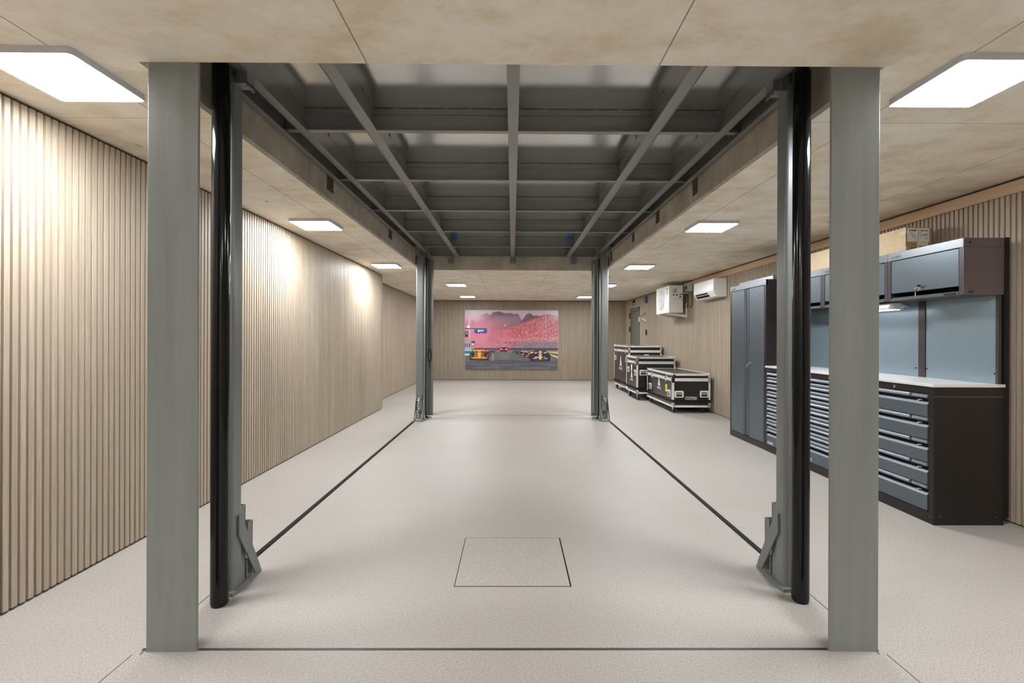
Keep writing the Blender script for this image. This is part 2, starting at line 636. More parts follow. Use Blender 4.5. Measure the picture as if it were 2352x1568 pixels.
# door in the right wall
d = thing('door_1', 'grey-green flush metal door in right wall behind the flight cases', 'door', (xw(13.8), 13.8, 0))
structure(d)
xd = xw(13.8)
fr = MB()
fr.box(xd - 0.004, xd + 0.11, DY1 - 0.05, DY1, 0, DZ)
fr.box(xd - 0.004, xd + 0.11, DY0, DY0 + 0.05, 0, DZ)
fr.box(xd - 0.004, xd + 0.11, DY0, DY1, DZ - 0.10, DZ)
fr.build('door_frame', 'door_green', d, bevel=0.004)
MB().box(xd + 0.02, xd + 0.07, DY0 + 0.052, DY1 - 0.052, 0.01, DZ - 0.102).build('door_leaf', 'door_green', d, bevel=0.003)
for z in (1.56, 1.96, 0.3):
    MB().box(xd - 0.035, xd - 0.004, DY1 - 0.04, DY1 + 0.02, z - 0.075, z + 0.085).build('hinge', 'black_rubber', d, bevel=0.006)
hd = MB()
hd.cyl((xd + 0.02, DY0 + 0.12, 1.05), (xd - 0.035, DY0 + 0.12, 1.05), 0.01, n=12)
hd.cyl((xd - 0.035, DY0 + 0.115, 1.05), (xd - 0.035, DY0 + 0.24, 1.05), 0.009, n=12)
hd.build('door_handle', 'chrome', d)

# ------------------------------------------------------------------ ceiling lamps
def rounded_rect(cx, cy, hx, hy, r, n=5):
    pts = []
    for (sx, sy, a0) in ((1, 1, 0), (-1, 1, 90), (-1, -1, 180), (1, -1, 270)):
        for k in range(n + 1):
            a = math.radians(a0 + 90 * k / n)
            pts.append((cx + sx * (hx - r) + r * math.cos(a), cy + sy * (hy - r) + r * math.sin(a)))
    return pts


LR = (2.11, 4.86, 7.61, 10.33, 13.25)
lamps = [
    (-1.940, LR[0], 'nearest ceiling panel lamp on the left, above the slatted wall'),
    (1.992, LR[0], 'nearest ceiling panel lamp on the right, beside the right steel column'),
    (-1.965, LR[1], 'second ceiling panel lamp along the left side of the lift opening'),
    (1.996, LR[1], 'second ceiling panel lamp along the right side of the lift opening'),
    (-1.978, LR[2], 'third ceiling panel lamp on the left, near the wall corner'),
    (1.994, LR[2], 'third ceiling panel lamp on the right, over the flight cases'),
    (-1.200, LR[3], 'ceiling panel lamp just beyond the left rear lift post'),
    (1.990, LR[3], 'ceiling panel lamp half hidden behind the right rear lift post'),
    (-1.232, LR[4], 'farthest ceiling panel lamp on the left, nearest the picture wall'),
    (1.980, LR[4], 'farthest ceiling panel lamp on the right, nearest the picture wall'),
]
hidden_lamps = [(-1.93, -0.64), (1.97, -0.64), (-1.93, -3.2), (1.97, -3.2)]  # continue the lamp rows unseen behind the camera, added to light the column fronts
LT = 0.029


def make_lamp(x, y, label):
    t = thing('ceiling_lamp', label, 'lamp', (x, y, H), 'square panel lamps on the ceiling')
    f_ = MB()
    f_.prism(rounded_rect(x, y, 0.2, 0.2, 0.022), 'z', H - LT, H)
    f_.build('lamp_frame', 'lamp_frame', t)
    MB().prism(rounded_rect(x, y, 0.186, 0.186, 0.008), 'z', H - LT - 0.003, H - LT + 0.004).build('diffuser', 'lamp_diffuser', t)
    return t


l0 = make_lamp(*lamps[0])
for x, y, lab in lamps[1:]:
    dup(l0, (x, y, H), lab)
for i, (x, y) in enumerate(hidden_lamps):
    dup(l0, (x, y, H), 'unseen square ceiling panel lamp added behind the camera for light', 'unseen panel lamps added behind the camera')

# ------------------------------------------------------------------ pit edge strips, hatch
for s_, side in ((-1, 'left'), (1, 'right')):
    st = MB()
    st.prism([(s_ * 1.510, 0.0005), (s_ * 1.510, 0.004), (s_ * 1.517, 0.010), (s_ * 1.540, 0.010), (s_ * 1.546, 0.0005)], 'y', 2.76, 7.50)
    tag(st.build('rubber_strip', 'worn_rubber', loc=(s_ * 1.53, 5.1, 0)),
        'long black rubber strip along the %s edge of the lift platform in the floor' % side, 'strip', 'rubber edge strips in the floor')

hx0, hx1, hy0, hy1 = -0.303, 0.316, 2.544, 3.163
h_ = thing('floor_hatch', 'square floor hatch with thin dark outline in the middle of the floor', 'hatch', (0, 2.85, 0))
g_ = MB()
g_.box(hx0, hx1, hy0, hy0 + 0.004, 0, 0.0012)
g_.box(hx0, hx1, hy1 - 0.004, hy1, 0, 0.0012)
g_.box(hx0, hx0 + 0.004, hy0, hy1, 0, 0.0012)
g_.box(hx1 - 0.008, hx1, hy0, hy1, 0, 0.0012)
g_.build('hatch_frame', 'shadow_gap', h_)
MB().box(hx0 + 0.004, hx1 - 0.008, hy0 + 0.004, hy1 - 0.004, 0, 0.0015).build('hatch_cover', 'resin_floor', h_)

# ------------------------------------------------------------------ steel columns at the four corners of the opening
def column(x0, x1, y, into, top, label, holes=None):
    t = thing('steel_column', label, 'column', ((x0 + x1) / 2, y, 0), 'flat steel columns at the corners of the lift opening')
    MB().box(x0, x1, y, y + 0.014 * into, 0.0, top).build('flange_plate', 'grey_steel', t, bevel=0.0025)
    xc = (x0 + x1) / 2
    MB().box(xc - 0.006, xc + 0.006, y + 0.014 * into, y + 0.085 * into, 0.0, min(top, 2.6)).build('web_plate', 'grey_steel', t)
    MB().box(x0 - 0.001, x1 + 0.001, y - 0.003 * into, y + 0.016 * into, 0.0, 0.006).build('base_weld', 'grey_steel', t)
    if holes:
        b_ = MB()
        for k in range(130):
            z = 0.05 + k * 0.0192
            b_.box(holes - 0.010, holes + 0.010, y - 0.0022, y, z, z + 0.0085)
        b_.build('latch_strip', 'aluminium', t)
    return t


column(-1.519, -1.310, OY0, 1, 2.90, 'wide grey steel column at front left, beside the black tube')
column(1.336, 1.540, OY0, 1, 2.90, 'wide grey steel column at front right, in front of the tool cabinets')
column(-1.530, -1.337, 8.185, -1, 2.62, 'grey steel column at rear left, behind the left rear lift post')
column(1.334, 1.530, 8.185, -1, 2.62, 'grey steel column at rear right with perforated latch strip')
rt = [o for o in COL.objects if o.name.startswith('steel_column') and 'perforated' in o.get('label', '')][0]
b_ = MB()
for k in range(98):
    z = 0.05 + k * 0.0257
    b_.box(1.362, 1.384, 8.166, 8.171, z, z + 0.0115)
b_.build('latch_strip', 'aluminium', rt)

# ------------------------------------------------------------------ black jack tubes
def jack(x, y, label):
    t = thing('jack_tube', label, 'tube', (x, y, 0), 'black jack tubes beside the front columns')
    b_ = MB()
    prof = [(0.0, 0.040), (0.006, 0.044), (0.014, 0.046), (2.635, 0.046), (2.64, 0.043)]
    prof = [(z, q - 0.0055) for z, q in prof]
    for (za, ra), (zb, rb) in zip(prof[:-1], prof[1:]):
        b_.cyl((x, y, za), (x, y, zb), ra, rb, 40, False)
    b_.build('tube_wall', 'black_gloss', t)
    MB().cyl((x, y, 2.632), (x, y, 2.664), 0.034, n=24).build('top_cap', 'black_rubber', t)
    return t


jack(-1.4285, 2.375, 'shiny black vertical tube beside the left front column')
jack(1.443, 2.408, 'shiny black vertical tube beside the right front column, worn brown edge')


# ------------------------------------------------------------------ lift guide posts
def channel(b_, x0, x1, y0, y1, z0, z1, th=0.006, open_y=-1):
    """U channel, open towards open_y"""
    b_.box(x0, x0 + th, y0, y1, z0, z1)
    b_.box(x1 - th, x1, y0, y1, z0, z1)
    if open_y < 0:
        b_.box(x0, x1, y1 - th, y1, z0, z1)
    else:
        b_.box(x0, x1, y0, y0 + th, z0, z1)


def post(sx, yf, sy, label, chain=False):
    """sx: side of the room, yf: outer face of the post, sy: direction towards the middle of the lift"""
    xi, xo = sx * 1.415, sx * (1.515 if sy > 0 else 1.531)
    a, b2 = yf, yf + sy * 0.092
    t = thing('guide_post', label, 'post', (sx * 1.47, yf, 0), 'lift guide posts with bolted feet')
    p = MB()
    p.prism(rounded_rect((xi + xo) / 2, (a + b2) / 2, abs(xi - xo) / 2, abs(a - b2) / 2, 0.016, 4), 'z', 0.02, 2.60)
    for i in range(len(p.sm)):
        p.sm[i] = False
    p.build('post_tube', 'grey_post', t)
    bp = MB()
    bp.box(sx * 1.400, sx * (1.515 if sy > 0 else 1.533), yf - sy * 0.018, yf + sy * 0.262, 0.0, 0.020)
    bp.build('base_plate', 'grey_post', t, bevel=0.002)
    for yy in (0.215, 0.245):
        for xx in (1.435, 1.475):
            MB().cyl((sx * xx, yf + sy * yy, 0.02), (sx * xx, yf + sy * yy, 0.036), 0.010, n=6).build('bolt', 'aluminium', t)
    # nested channels standing against the post
    c1 = MB()
    y0, y1 = sorted((b2 + sy * 0.001, b2 + sy * 0.050))
    channel(c1, min(sx * 1.425, sx * 1.485), max(sx * 1.425, sx * 1.485), y0, y1, 0.02, 0.415, 0.006, -sy)
    c1.build('inner_channel', 'grey_post', t, bevel=0.001)
    c2 = MB()
    y0, y1 = sorted((b2 + sy * 0.051, b2 + sy * 0.098))
    channel(c2, min(sx * 1.412, sx * 1.488), max(sx * 1.412, sx * 1.488), y0, y1, 0.16, 0.315, 0.006, -sy)
    c2.build('outer_channel', 'grey_post', t, bevel=0.001)
    c3 = MB()
    y0, y1 = sorted((b2 + sy * 0.052, b2 + sy * 0.110))
    lo, hi = sorted((sx * 1.418, sx * 1.485))
    c3.box(lo, hi, y0, y0 + 0.006, 0.02, 0.120)
    c3.box(lo, hi, y1 - 0.006, y1, 0.02, 0.120)
    c3.box(lo, hi, y0, y1, 0.114, 0.120)
    c3.build('foot_box', 'grey_post', t, bevel=0.001)
    ru = MB()
    ru.box(lo + 0.004, hi - 0.004, y0 + 0.007, y1 - 0.007, 0.02, 0.0225)
    ru.build('rust_patch', 'orange_rust', t)
    for xa in (1.404, 1.481 if sy > 0 else 1.522):
        br = MB()
        ys = lambda q: yf + sy * q
        br.prism([(ys(0.045), 0.385), (ys(0.045), 0.285), (ys(0.205), 0.02), (ys(0.255), 0.02), (ys(0.255), 0.035), (ys(0.070), 0.385)], 'x', sx * xa, sx * (xa + 0.009))
        br.build('brace', 'grey_post', t, bevel=0.001)
    cp = MB()
    lo, hi = sorted((sx * 1.352, sx * 1.42))
    y0, y1 = sorted((yf + sy * 0.01, yf + sy * 0.082))
    cp.box(lo, hi, y0, y1, 2.598, 2.606)
    cp.box(*sorted((sx * 1.352, sx * 1.358)), y0, y1, 2.58, 2.66)
    cp.box(*sorted((sx * 1.39, sx * 1.398)), y0, y1, 2.606, 2.664)
    cp.build('top_bracket', 'grey_post', t, bevel=0.001)
    MB().box(*sorted((sx * 1.43, sx * 1.485)), *sorted((yf + sy * 0.012, yf + sy * 0.08)), 2.60, 2.638).build('post_cap', 'grey_post', t)
    if chain:
        ch = MB()
        ch.cyl((sx * 1.468, yf + sy * 0.148, 0.345), (sx * 1.468, yf + sy * 0.162, 0.345), 0.008, n=8)
        xq, yq = sx * 1.468, yf + sy * 0.268
        ch.ring((xq, yf + sy * 0.158, 0.345), (0, -sy, 0), 0.009, 0.019, 0.006, 20)
        ch.tube([(xq, yf + sy * 0.16, 0.345), (xq, yf + sy * 0.185, 0.33), (xq, yf + sy * 0.207, 0.31)], 0.004, 6)
        random.seed(4)
        for k in range(13):
            z = 0.325 - k * 0.021
            yy = yf + sy * (0.150 + 0.0030 * k if k < 2 else 0.205 + 0.003 * k)
            axis = (0.9, -0.5, 0.2) if k % 2 else (0.25, -1, 0.1)
            ch.ring((xq + 0.008 * math.sin(k * 1.3), yf + sy * (0.207 + 0.0035 * k), z), axis, 0.006, 0.0115, 0.005, 12)
        ch.build('safety_chain', 'chrome', t)
    return t


post(-1, 2.456, 1, 'grey lift post beside the left black tube, braced foot with rust patch')
post(1, 2.500, 1, 'grey lift post beside the right front black tube, braced foot')
post(-1, 7.775, -1, 'slim grey lift post at rear left with chain on its foot', True)
post(1, 7.800, -1, 'slim grey lift post at rear right with chain on its foot', True)

# hoses along the rear posts
for sx, lab in ((-1, 'black hose running up the left rear lift post to a floor clip'), (1, 'black hose running up the right rear lift post to a floor clip')):
    t = thing('hydraulic_hose', lab, 'hose', (sx * 1.395, 7.83, 0), 'black hoses beside the rear posts')
    hb = MB()
    hb.tube([(sx * 1.31, 7.84, 0.014), (sx * 1.35, 7.835, 0.013), (sx * 1.388, 7.832, 0.03), (sx * 1.396, 7.83, 0.12), (sx * 1.396, 7.83, 1.2), (sx * 1.396, 7.83, 2.64)], 0.013, 10)
    hb.build('hose_line', 'black_rubber', t)
    MB().cyl((sx * 1.335, 7.815, 0), (sx * 1.335, 7.815, 0.03), 0.016, n=14).build('floor_clip', 'chrome', t)

cb = MB()
cb.tube([(-1.375, 7.86, 2.60), (-1.372, 7.86, 2.46), (-1.352, 7.86, 2.28), (-1.350, 7.86, 1.9), (-1.350, 7.86, 1.16), (-1.352, 7.85, 1.12)], 0.006, 8)
loop = []
for k in range(23):
    a = 2 * PI * k / 11
    loop.append((-1.352 + 0.026 * math.sin(a) + 0.02 * (k / 22), 7.845 + 0.012 * math.cos(a * 0.7), 1.02 + 0.11 * math.cos(a)))
cb.tube(loop, 0.0055, 8)
cb.tube([(-1.352, 7.845, 0.95), (-1.340, 7.845, 0.90), (-1.338, 7.845, 0.80)], 0.0075, 8)
tag(cb.build('coiled_cable', 'black_rubber', loc=(-1.36, 7.86, 0.8)), 'thin black cable hanging coiled in front of the left rear column', 'cable')

# ------------------------------------------------------------------ lift platform
PZ, DZP = 2.668, 2.822
plat = thing('lift_platform', 'grey steel car lift platform seen from below in the ceiling opening', 'lift platform', (0, 5.1, 2.66))
dk = MB()
dk.box(-1.512, 1.512, 2.62, 7.62, DZP, DZP + 0.012)
dk.box(-1.40, 1.40, 2.07, 2.62, DZP, DZP + 0.012)
dk.box(-1.40, 1.40, 7.62, 8.13, DZP, DZP + 0.012)
dk.build('deck_plate', 'deck_steel', plat)
CY = (2.10, 3.205, 4.20, 5.205, 6.225, 7.265, 8.105)
for yc in CY:
    edge = yc in (CY[0], CY[-1])
    xm = 1.40 if edge else 1.505
    b_ = MB()
    b_.box(-xm, xm, yc - 0.022, yc + 0.022, PZ, PZ + 0.008)
    b_.box(-xm, xm, yc + 0.004, yc + 0.012, PZ + 0.008, DZP)
    b_.box(-xm, xm, yc - 0.004, yc + 0.004, DZP - 0.040, DZP - 0.004)
    x = -xm + 0.05
    while x < xm - 0.08:
        b_.box(x, x + 0.035, yc - 0.008, yc + 0.004, DZP - 0.010, DZP - 0.001)
        x += 0.165
    b_.build('cross_beam', 'beam_steel', plat)
for xc, wd in ((-1.383, 0.056), (-0.930, 0.072), (0.0, 0.066), (0.930, 0.072), (1.383, 0.056)):
    b_ = MB()
    b_.box(xc - wd / 2, xc + wd / 2, 2.08, 8.125, PZ - 0.003, PZ + 0.007)
    b_.box(xc - 0.005, xc + 0.005, 2.08, 8.125, PZ + 0.007, DZP)
    if abs(xc) > 0.1:
        sg = 1 if xc > 0 else -1
        b_.box(xc + sg * wd / 2 - 0.003, xc + sg * wd / 2 + 0.003, 2.08, 8.125, PZ - 0.003, PZ + 0.016)
    y = 2.3
    while y < 8.0:
        b_.box(xc - 0.012, xc + 0.012, y, y + 0.035, DZP - 0.009, DZP - 0.001)
        y += 0.33
    b_.build('long_beam', 'beam_steel', plat)
for sx in (-1, 1):
    b_ = MB()
    b_.box(sx * 1.506, sx * 1.514, 2.64, 7.60, PZ - 0.02, DZP + 0.012)
    b_.box(sx * 1.478, sx * 1.514, 2.64, 7.60, PZ - 0.025, PZ - 0.018)
    b_.build('side_rail', 'beam_steel', plat)

for x, lab in ((-0.858, 'small blue clamp under the lift platform, left of centre'), (0.845, 'small blue clamp under the lift platform, right of centre')):
    b_ = MB()
    b_.box(x - 0.030, x + 0.030, 7.218, 7.256, DZP - 0.028, DZP - 0.002)
    b_.box(x - 0.034, x + 0.026, 7.218, 7.250, DZP - 0.062, DZP - 0.034)
    b_.box(x - 0.012, x + 0.012, 7.232, 7.256, DZP - 0.05, DZP - 0.01)
    tag(b_.build('blue_clamp', 'blue_plastic', loc=(x, 7.24, DZP - 0.05), bevel=0.004), lab, 'clamp', 'blue clamps under the platform')

# plates on the concrete faces of the opening
for (sx, y0, y1, z0, z1, lab) in (
        (-1, 4.02, 4.16, 2.535, 2.655, 'dark rusty plate on left concrete edge, nearer of the two'),
        (-1, 6.02, 6.18, 2.545, 2.655, 'dark rusty plate on left concrete edge, farther of the two'),
        (1, 4.03, 4.14, 2.525, 2.655, 'dark rusty plate on right concrete edge, nearest one'),
        (1, 5.08, 5.20, 2.535, 2.655, 'dark rusty plate on right concrete edge, second from the front'),
        (1, 6.12, 6.24, 2.54, 2.655, 'dark rusty plate on right concrete edge, third from the front'),
        (1, 7.50, 7.60, 2.50, 2.655, 'dark rusty plate on right concrete edge, next to the rear post')):
    b_ = MB()
    lo, hi = sorted((sx * 1.5395, sx * 1.547))
    b_.box(lo, hi, y0, y1, z0, z1)
    for yy in (y0 + 0.035, y1 - 0.035):
        b_.cyl((sx * 1.541, yy, (z0 + z1) / 2 - 0.01), (sx * 1.535, yy, (z0 + z1) / 2 - 0.01), 0.008, n=6)
    tag(b_.build('edge_plate', 'rusty_plate', loc=(sx * 1.543, (y0 + y1) / 2, z0), bevel=0.001), lab, 'plate', 'rusty plates on the concrete edges')
for x, lab in ((-1.045, 'grey stop bracket on rear concrete edge, left one'), (0.0, 'grey stop bracket on rear concrete edge, middle one'), (1.037, 'grey stop bracket on rear concrete edge, right one')):
    b_ = MB()
    b_.box(x - 0.046, x + 0.046, 8.190, 8.202, 2.560, 2.664)
    b_.box(x + 0.030, x + 0.046, 8.15, 8.19, 2.575, 2.658)
    b_.box(x - 0.046, x + 0.046, 8.15, 8.19, 2.652, 2.660)
    b_.cyl((x - 0.01, 8.190, 2.60), (x - 0.01, 8.182, 2.60), 0.009, n=6)
    tag(b_.build('stop_bracket', 'grey_post', loc=(x, 8.2, 2.56), bevel=0.0015), lab, 'bracket', 'stop brackets on the rear concrete edge')

# ------------------------------------------------------------------ tool cabinets along the right wall
XF, XK = 2.965, 3.462
UN = ((3.383, 4.070), (4.070, 4.930), (4.930, 5.640))


def carcass(b_, x0, x1, y0, y1, z0, z1, th=0.018, back=True):
    b_.box(x0, x1, y0, y0 + th, z0, z1)
    b_.box(x0, x1, y1 - th, y1, z0, z1)
    if back:
        b_.box(x1 - 0.01, x1, y0, y1, z0, z1)


def base_unit(y0, y1, rows, label, text_z=None, near=False):
    t = thing('drawer_cabinet', label, 'cabinet', ((XF + XK) / 2, (y0 + y1) / 2, 0), 'base cabinets under the steel worktop')
    b_ = MB()
    g = 0.0012
    b_.box(XF, XK, y0 + g, y0 + 0.042, 0.0, 0.970)
    b_.box(XF, XK, y1 - 0.042, y1 - g, 0.0, 0.970)
    b_.box(XF, XK, y0 + 0.042, y1 - 0.042, 0.0, 0.080)
    b_.box(XF, XK, y0 + 0.042, y1 - 0.042, 0.920, 0.970)
    b_.box(XK - 0.012, XK, y0 + 0.042, y1 - 0.042, 0.08, 0.92)
    b_.box(XF + 0.06, XF + 0.065, y0 + 0.042, y1 - 0.042, 0.08, 0.92)
    b_.build('carcass', 'cab_body', t, bevel=0.002)
    if near:
        e = MB()
        e.box(XF + 0.0, XK, y0 - 0.0008, y0 + 0.003, 0.0, 0.902)
        e.box(XF + 0.0, XK, y0 - 0.0008, y0 + 0.003, 0.9055, 0.968)
        e.build('end_panel', 'cab_body', t)
        tr = MB().box(XF, XK, y0 - 0.001, y0 + 0.002, 0.902, 0.905)
        tr.build('seam_line', 'cab_rail', t)
        for xx, zz in ((3.01, 0.062), (3.41, 0.058)):
            MB().cyl((xx, y0 - 0.004, zz), (xx, y0, zz), 0.006, n=10).build('screw', 'cab_charcoal', t)
    for yy in (y0 + 0.022, y1 - 0.022):
        MB().cyl((XF - 0.003, yy, 0.05), (XF, yy, 0.05), 0.006, n=10).build('screw', 'cab_charcoal', t)
    lk = MB()
    yl = y0 + (y1 - y0) * 0.5
    lk.cyl((XF - 0.006, yl, 0.943), (XF, yl, 0.943), 0.011, n=16)
    lk.box(XF - 0.0075, XF - 0.006, yl - 0.002, yl + 0.002, 0.936, 0.950)
    lk.build('lock', 'chrome', t)
    lettering('sonic', 0.034, (XF - 0.0004, y1 - 0.03, 0.934), FACE_X, 'cab_charcoal', t, 0.003)
    ya, yb = y0 + 0.045, y1 - 0.045
    for zt, zb in rows:
        d_ = MB()
        x = XF
        hbar = 0.030
        # drawer body with set-back grip recess and a bright lip
        lz = zt - 0.070 if zt - zb > 0.1 else zt - 0.060
        d_.prism([(x + 0.052, zb + 0.003), (x - 0.006, zb + 0.003), (x - 0.006, lz), (x + 0.016, lz + 0.012), (x + 0.052, lz + 0.012)], 'y', ya, yb)
        dr = d_.build('drawer', 'cab_blue', t)
        ba = MB()
        pr = []
        for k in range(9):
            a = PI * (0.5 + k / 8 * 1.0)
            pr.append((x + 0.004 + 0.017 * math.cos(a), zt - 0.016 + 0.0145 * math.sin(a)))
        pr += [(x + 0.020, zt - 0.028), (x + 0.056, zt - 0.012), (x + 0.056, zt - 0.002)]
        yend = ya + 0.135 if near else ya
        ba.prism(pr, 'y', yend + (0.018 if near else 0), yb)
        ba.build('handle', 'bar_steel', dr)
        lipz = lz
        li = MB()
        li.prism([(x - 0.0075, lipz - 0.004), (x - 0.0075, lipz + 0.002), (x + 0.014, lipz + 0.014), (x + 0.016, lipz + 0.010)], 'y', ya, yb)
        if near:
            li.prism([(ya + 0.105, lipz + 0.010), (ya + 0.085, lipz + 0.026), (ya + 0.055, lipz + 0.028), (ya + 0.058, lipz + 0.023), (ya + 0.080, lipz + 0.020), (ya + 0.088, lipz + 0.010)], 'x', x + 0.0, x + 0.008)
        li.build('lip', 'handle_steel', dr)
        if near:
            lb = MB()
            lb.prism([(x - 0.010, zt - 0.026), (x - 0.006, zt - 0.003), (x + 0.028, zt - 0.002), (x + 0.028, zt - 0.030)], 'y', ya, ya + 0.132)
            lp = lb.build('label_holder', 'cab_rail', dr)
            fa = MB()
            for q in range(11):
                yy = ya + 0.012 + q * 0.0105
                fa.box(x - 0.0108, x - 0.0075, yy, yy + 0.0055, zt - 0.019 + 0.002 * (q % 3), zt - 0.010 - 0.001 * (q % 2))
            fa.build('label_print', 'handle_steel', dr)
    if text_z:
        lettering('SONIC', 0.046, (XF - 0.0064, y1 - 0.05, text_z), FACE_X, 'white_paint', t, 0.001, sx=0.95)
    return t


wide = ((0.916, 0.752), (0.752, 0.590), (0.590, 0.429), (0.429, 0.269), (0.269, 0.084))
narrow = tuple((0.916 - 0.0812 * i, 0.916 - 0.0812 * (i + 1)) for i in range(8)) + ((0.2664, 0.084),)
base_unit(*UN[0], wide, 'nearest dark drawer cabinet with five deep drawers, beside the wall end', 0.100, True)
base_unit(*UN[1], narrow, 'middle dark cabinet of slim drawers, seen between black tube and column', 0.100)
base_unit(*UN[2], narrow, 'dark cabinet of slim drawers standing against the tall locker', 0.095)

wt = MB()
wt.box(2.956, 3.468, 3.377, 5.638, 0.9705, 0.992)
tag(wt.build('worktop', 'stainless', loc=(3.2, 4.5, 0.97), bevel=0.002), 'long pale stainless steel worktop across the drawer cabinets', 'worktop')

# wall cabinets
XU, XUK, ZU0, ZU1 = 3.172, 3.460, 1.624, 2.024


def wall_unit(y0, y1, label, near=False):
    t = thing('wall_cabinet', label, 'cabinet', ((XU + XUK) / 2, (y0 + y1) / 2, ZU0), 'wall cabinets above the worktop')
    b_ = MB()
    g = 0.001
    b_.box(XU, XUK, y0 + g, y0 + 0.034, ZU0, ZU1)
    b_.box(XU, XUK, y1 - 0.034, y1 - g, ZU0, ZU1)
    b_.box(XU + 0.01, XUK, y0 + 0.03, y1 - 0.03, ZU0, ZU0 + 0.012)
    b_.box(XUK - 0.012, XUK, y0 + 0.03, y1 - 0.03, ZU0 + 0.012, ZU1)
    b_.box(XU + 0.02, XUK, y0 + 0.03, y1 - 0.03, ZU1 - 0.02, ZU1 - 0.002)
    b_.build('carcass', 'cab_strip', t, bevel=0.002)
    MB().box(XU - 0.001, XU + 0.02, y0 + g, y1 - g, ZU1 - 0.064, ZU1).build('top_rail', 'cab_rail', t, bevel=0.002)
    d_ = MB().box(XU + 0.002, XU + 0.020, y0 + 0.037, y1 - 0.037, ZU0 + 0.062, ZU1 - 0.068).build('door', 'cab_blue', t, bevel=0.003)
    lip = MB()
    lip.prism([(XU + 0.05, ZU0 + 0.006), (XU + 0.05, ZU0 + 0.030), (XU + 0.012, ZU0 + 0.028), (XU - 0.004, ZU0 + 0.010), (XU - 0.002, ZU0 + 0.002)], 'y', y0 + 0.037, y1 - 0.037)
    lip.build('grip_rail', 'cab_rail', t)
    lettering('sonic', 0.052, (XU - 0.0008, y1 - 0.036, ZU1 - 0.050), FACE_X, 'cab_rail', t, 0.005)
    yk = (y0 + y1) / 2 + 0.01
    lk = MB()
    lk.cyl((XU - 0.010, yk, 1.722), (XU + 0.003, yk, 1.722), 0.012, n=16)
    lk.build('lock', 'chrome', d_)
    if near:
        lb = MB().box(XU - 0.0045, XU - 0.0035, y0 + 0.05, y0 + 0.15, ZU0 + 0.004, ZU0 + 0.018)
        lb.build('label_plate', 'cab_body', t)
        e = MB()
        e.box(XU, XUK, y0 - 0.0015, y0 + 0.002, ZU0, ZU1 - 0.064)
        e.box(XU, XUK, y0 - 0.0015, y0 + 0.002, ZU1 - 0.061, ZU1)
        e.build('end_panel', 'cab_charcoal', t)
        MB().cyl((XU + 0.045, y0 - 0.0022, ZU1 - 0.032), (XU + 0.045, y0, ZU1 - 0.032), 0.007, n=14).build('hole', 'shadow_gap', t)
        MB().box(XU + 0.038, XU + 0.066, y0 - 0.0022, y0, ZU0 + 0.014, ZU0 + 0.025).build('slot', 'shadow_gap', t)
        ks = thing('key_bunch', 'small bunch of keys hanging from the nearest wall cabinet lock', 'keys', (XU - 0.02, yk, 1.69))
        k_ = MB()
        k_.box(XU - 0.030, XU - 0.010, yk - 0.004, yk + 0.004, 1.714, 1.732)
        k_.build('key', 'black_rubber', ks, bevel=0.002)
        MB().ring((XU - 0.026, yk + 0.006, 1.700), (0.4, 1, 0), 0.012, 0.015, 0.002, 20).build('key_ring', 'chrome', ks)
        MB().box(XU - 0.034, XU - 0.026, yk + 0.004, yk + 0.026, 1.672, 1.694).build('key_head', 'black_rubber', ks, bevel=0.003)
        MB().box(XU - 0.031, XU - 0.029, yk + 0.012, yk + 0.019, 1.640, 1.674).build('key_blade', 'brass', ks)
    return t


wall_unit(*UN[0], 'nearest wall cabinet with keys in its lock and pinkish dark side', True)
wall_unit(*UN[1], 'middle wall cabinet, partly hidden behind right front column')
wall_unit(*UN[2], 'farthest wall cabinet, seen between black tube and column')

# panels behind the worktop
labs = ('nearest blue-grey back panel above the worktop, right of the dark strip', 'middle blue-grey back panel above the worktop, behind the work lamp', 'farthest blue-grey back panel, seen between black tube and column')
for (y0, y1), lab in zip(UN, labs):
    t = thing('back_panel', lab, 'panel', (3.43, (y0 + y1) / 2, 0.993), 'back panels above the worktop')
    ys0, ys1 = y0 - 0.01, y1 - 0.012
    if y0 < 3.5:
        ys0 = y0 + 0.002
    MB().box(3.431, 3.445, ys0 + 0.003, ys1 - 0.068, 0.993, 1.623).build('sheet', 'panel_blue', t)
    MB().box(3.424, 3.445, ys1 - 0.066, ys1, 0.993, 1.623).build('joint_strip', 'cab_strip', t, bevel=0.001)
    for yy in (ys0 + 0.021, ys1 - 0.084):
        MB().box(3.4295, 3.432, yy, yy + 0.018, 1.06, 1.069).build('slot', 'shadow_gap', t)
    if y0 < 3.5:
        MB().box(3.424, 3.445, ys0 - 0.001, ys0 + 0.021, 0.993, 1.623).build('end_strip', 'cab_strip', t, bevel=0.001)

ur = MB()
ur.box(3.464, 3.500, 3.383, 3.42, 0.05, 2.028)
u_ = thing('wall_upright', 'tall black metal upright at the near end of the cabinets', 'upright', (3.48, 3.4, 0.05))
ur.build('upright_profile', 'cab_body', u_)
for z in (0.75, 1.15, 1.42, 1.64, 1.90):
    MB().cyl((3.484, 3.380, z), (3.484, 3.383, z), 0.004, n=10).build('screw', 'chrome', u_)

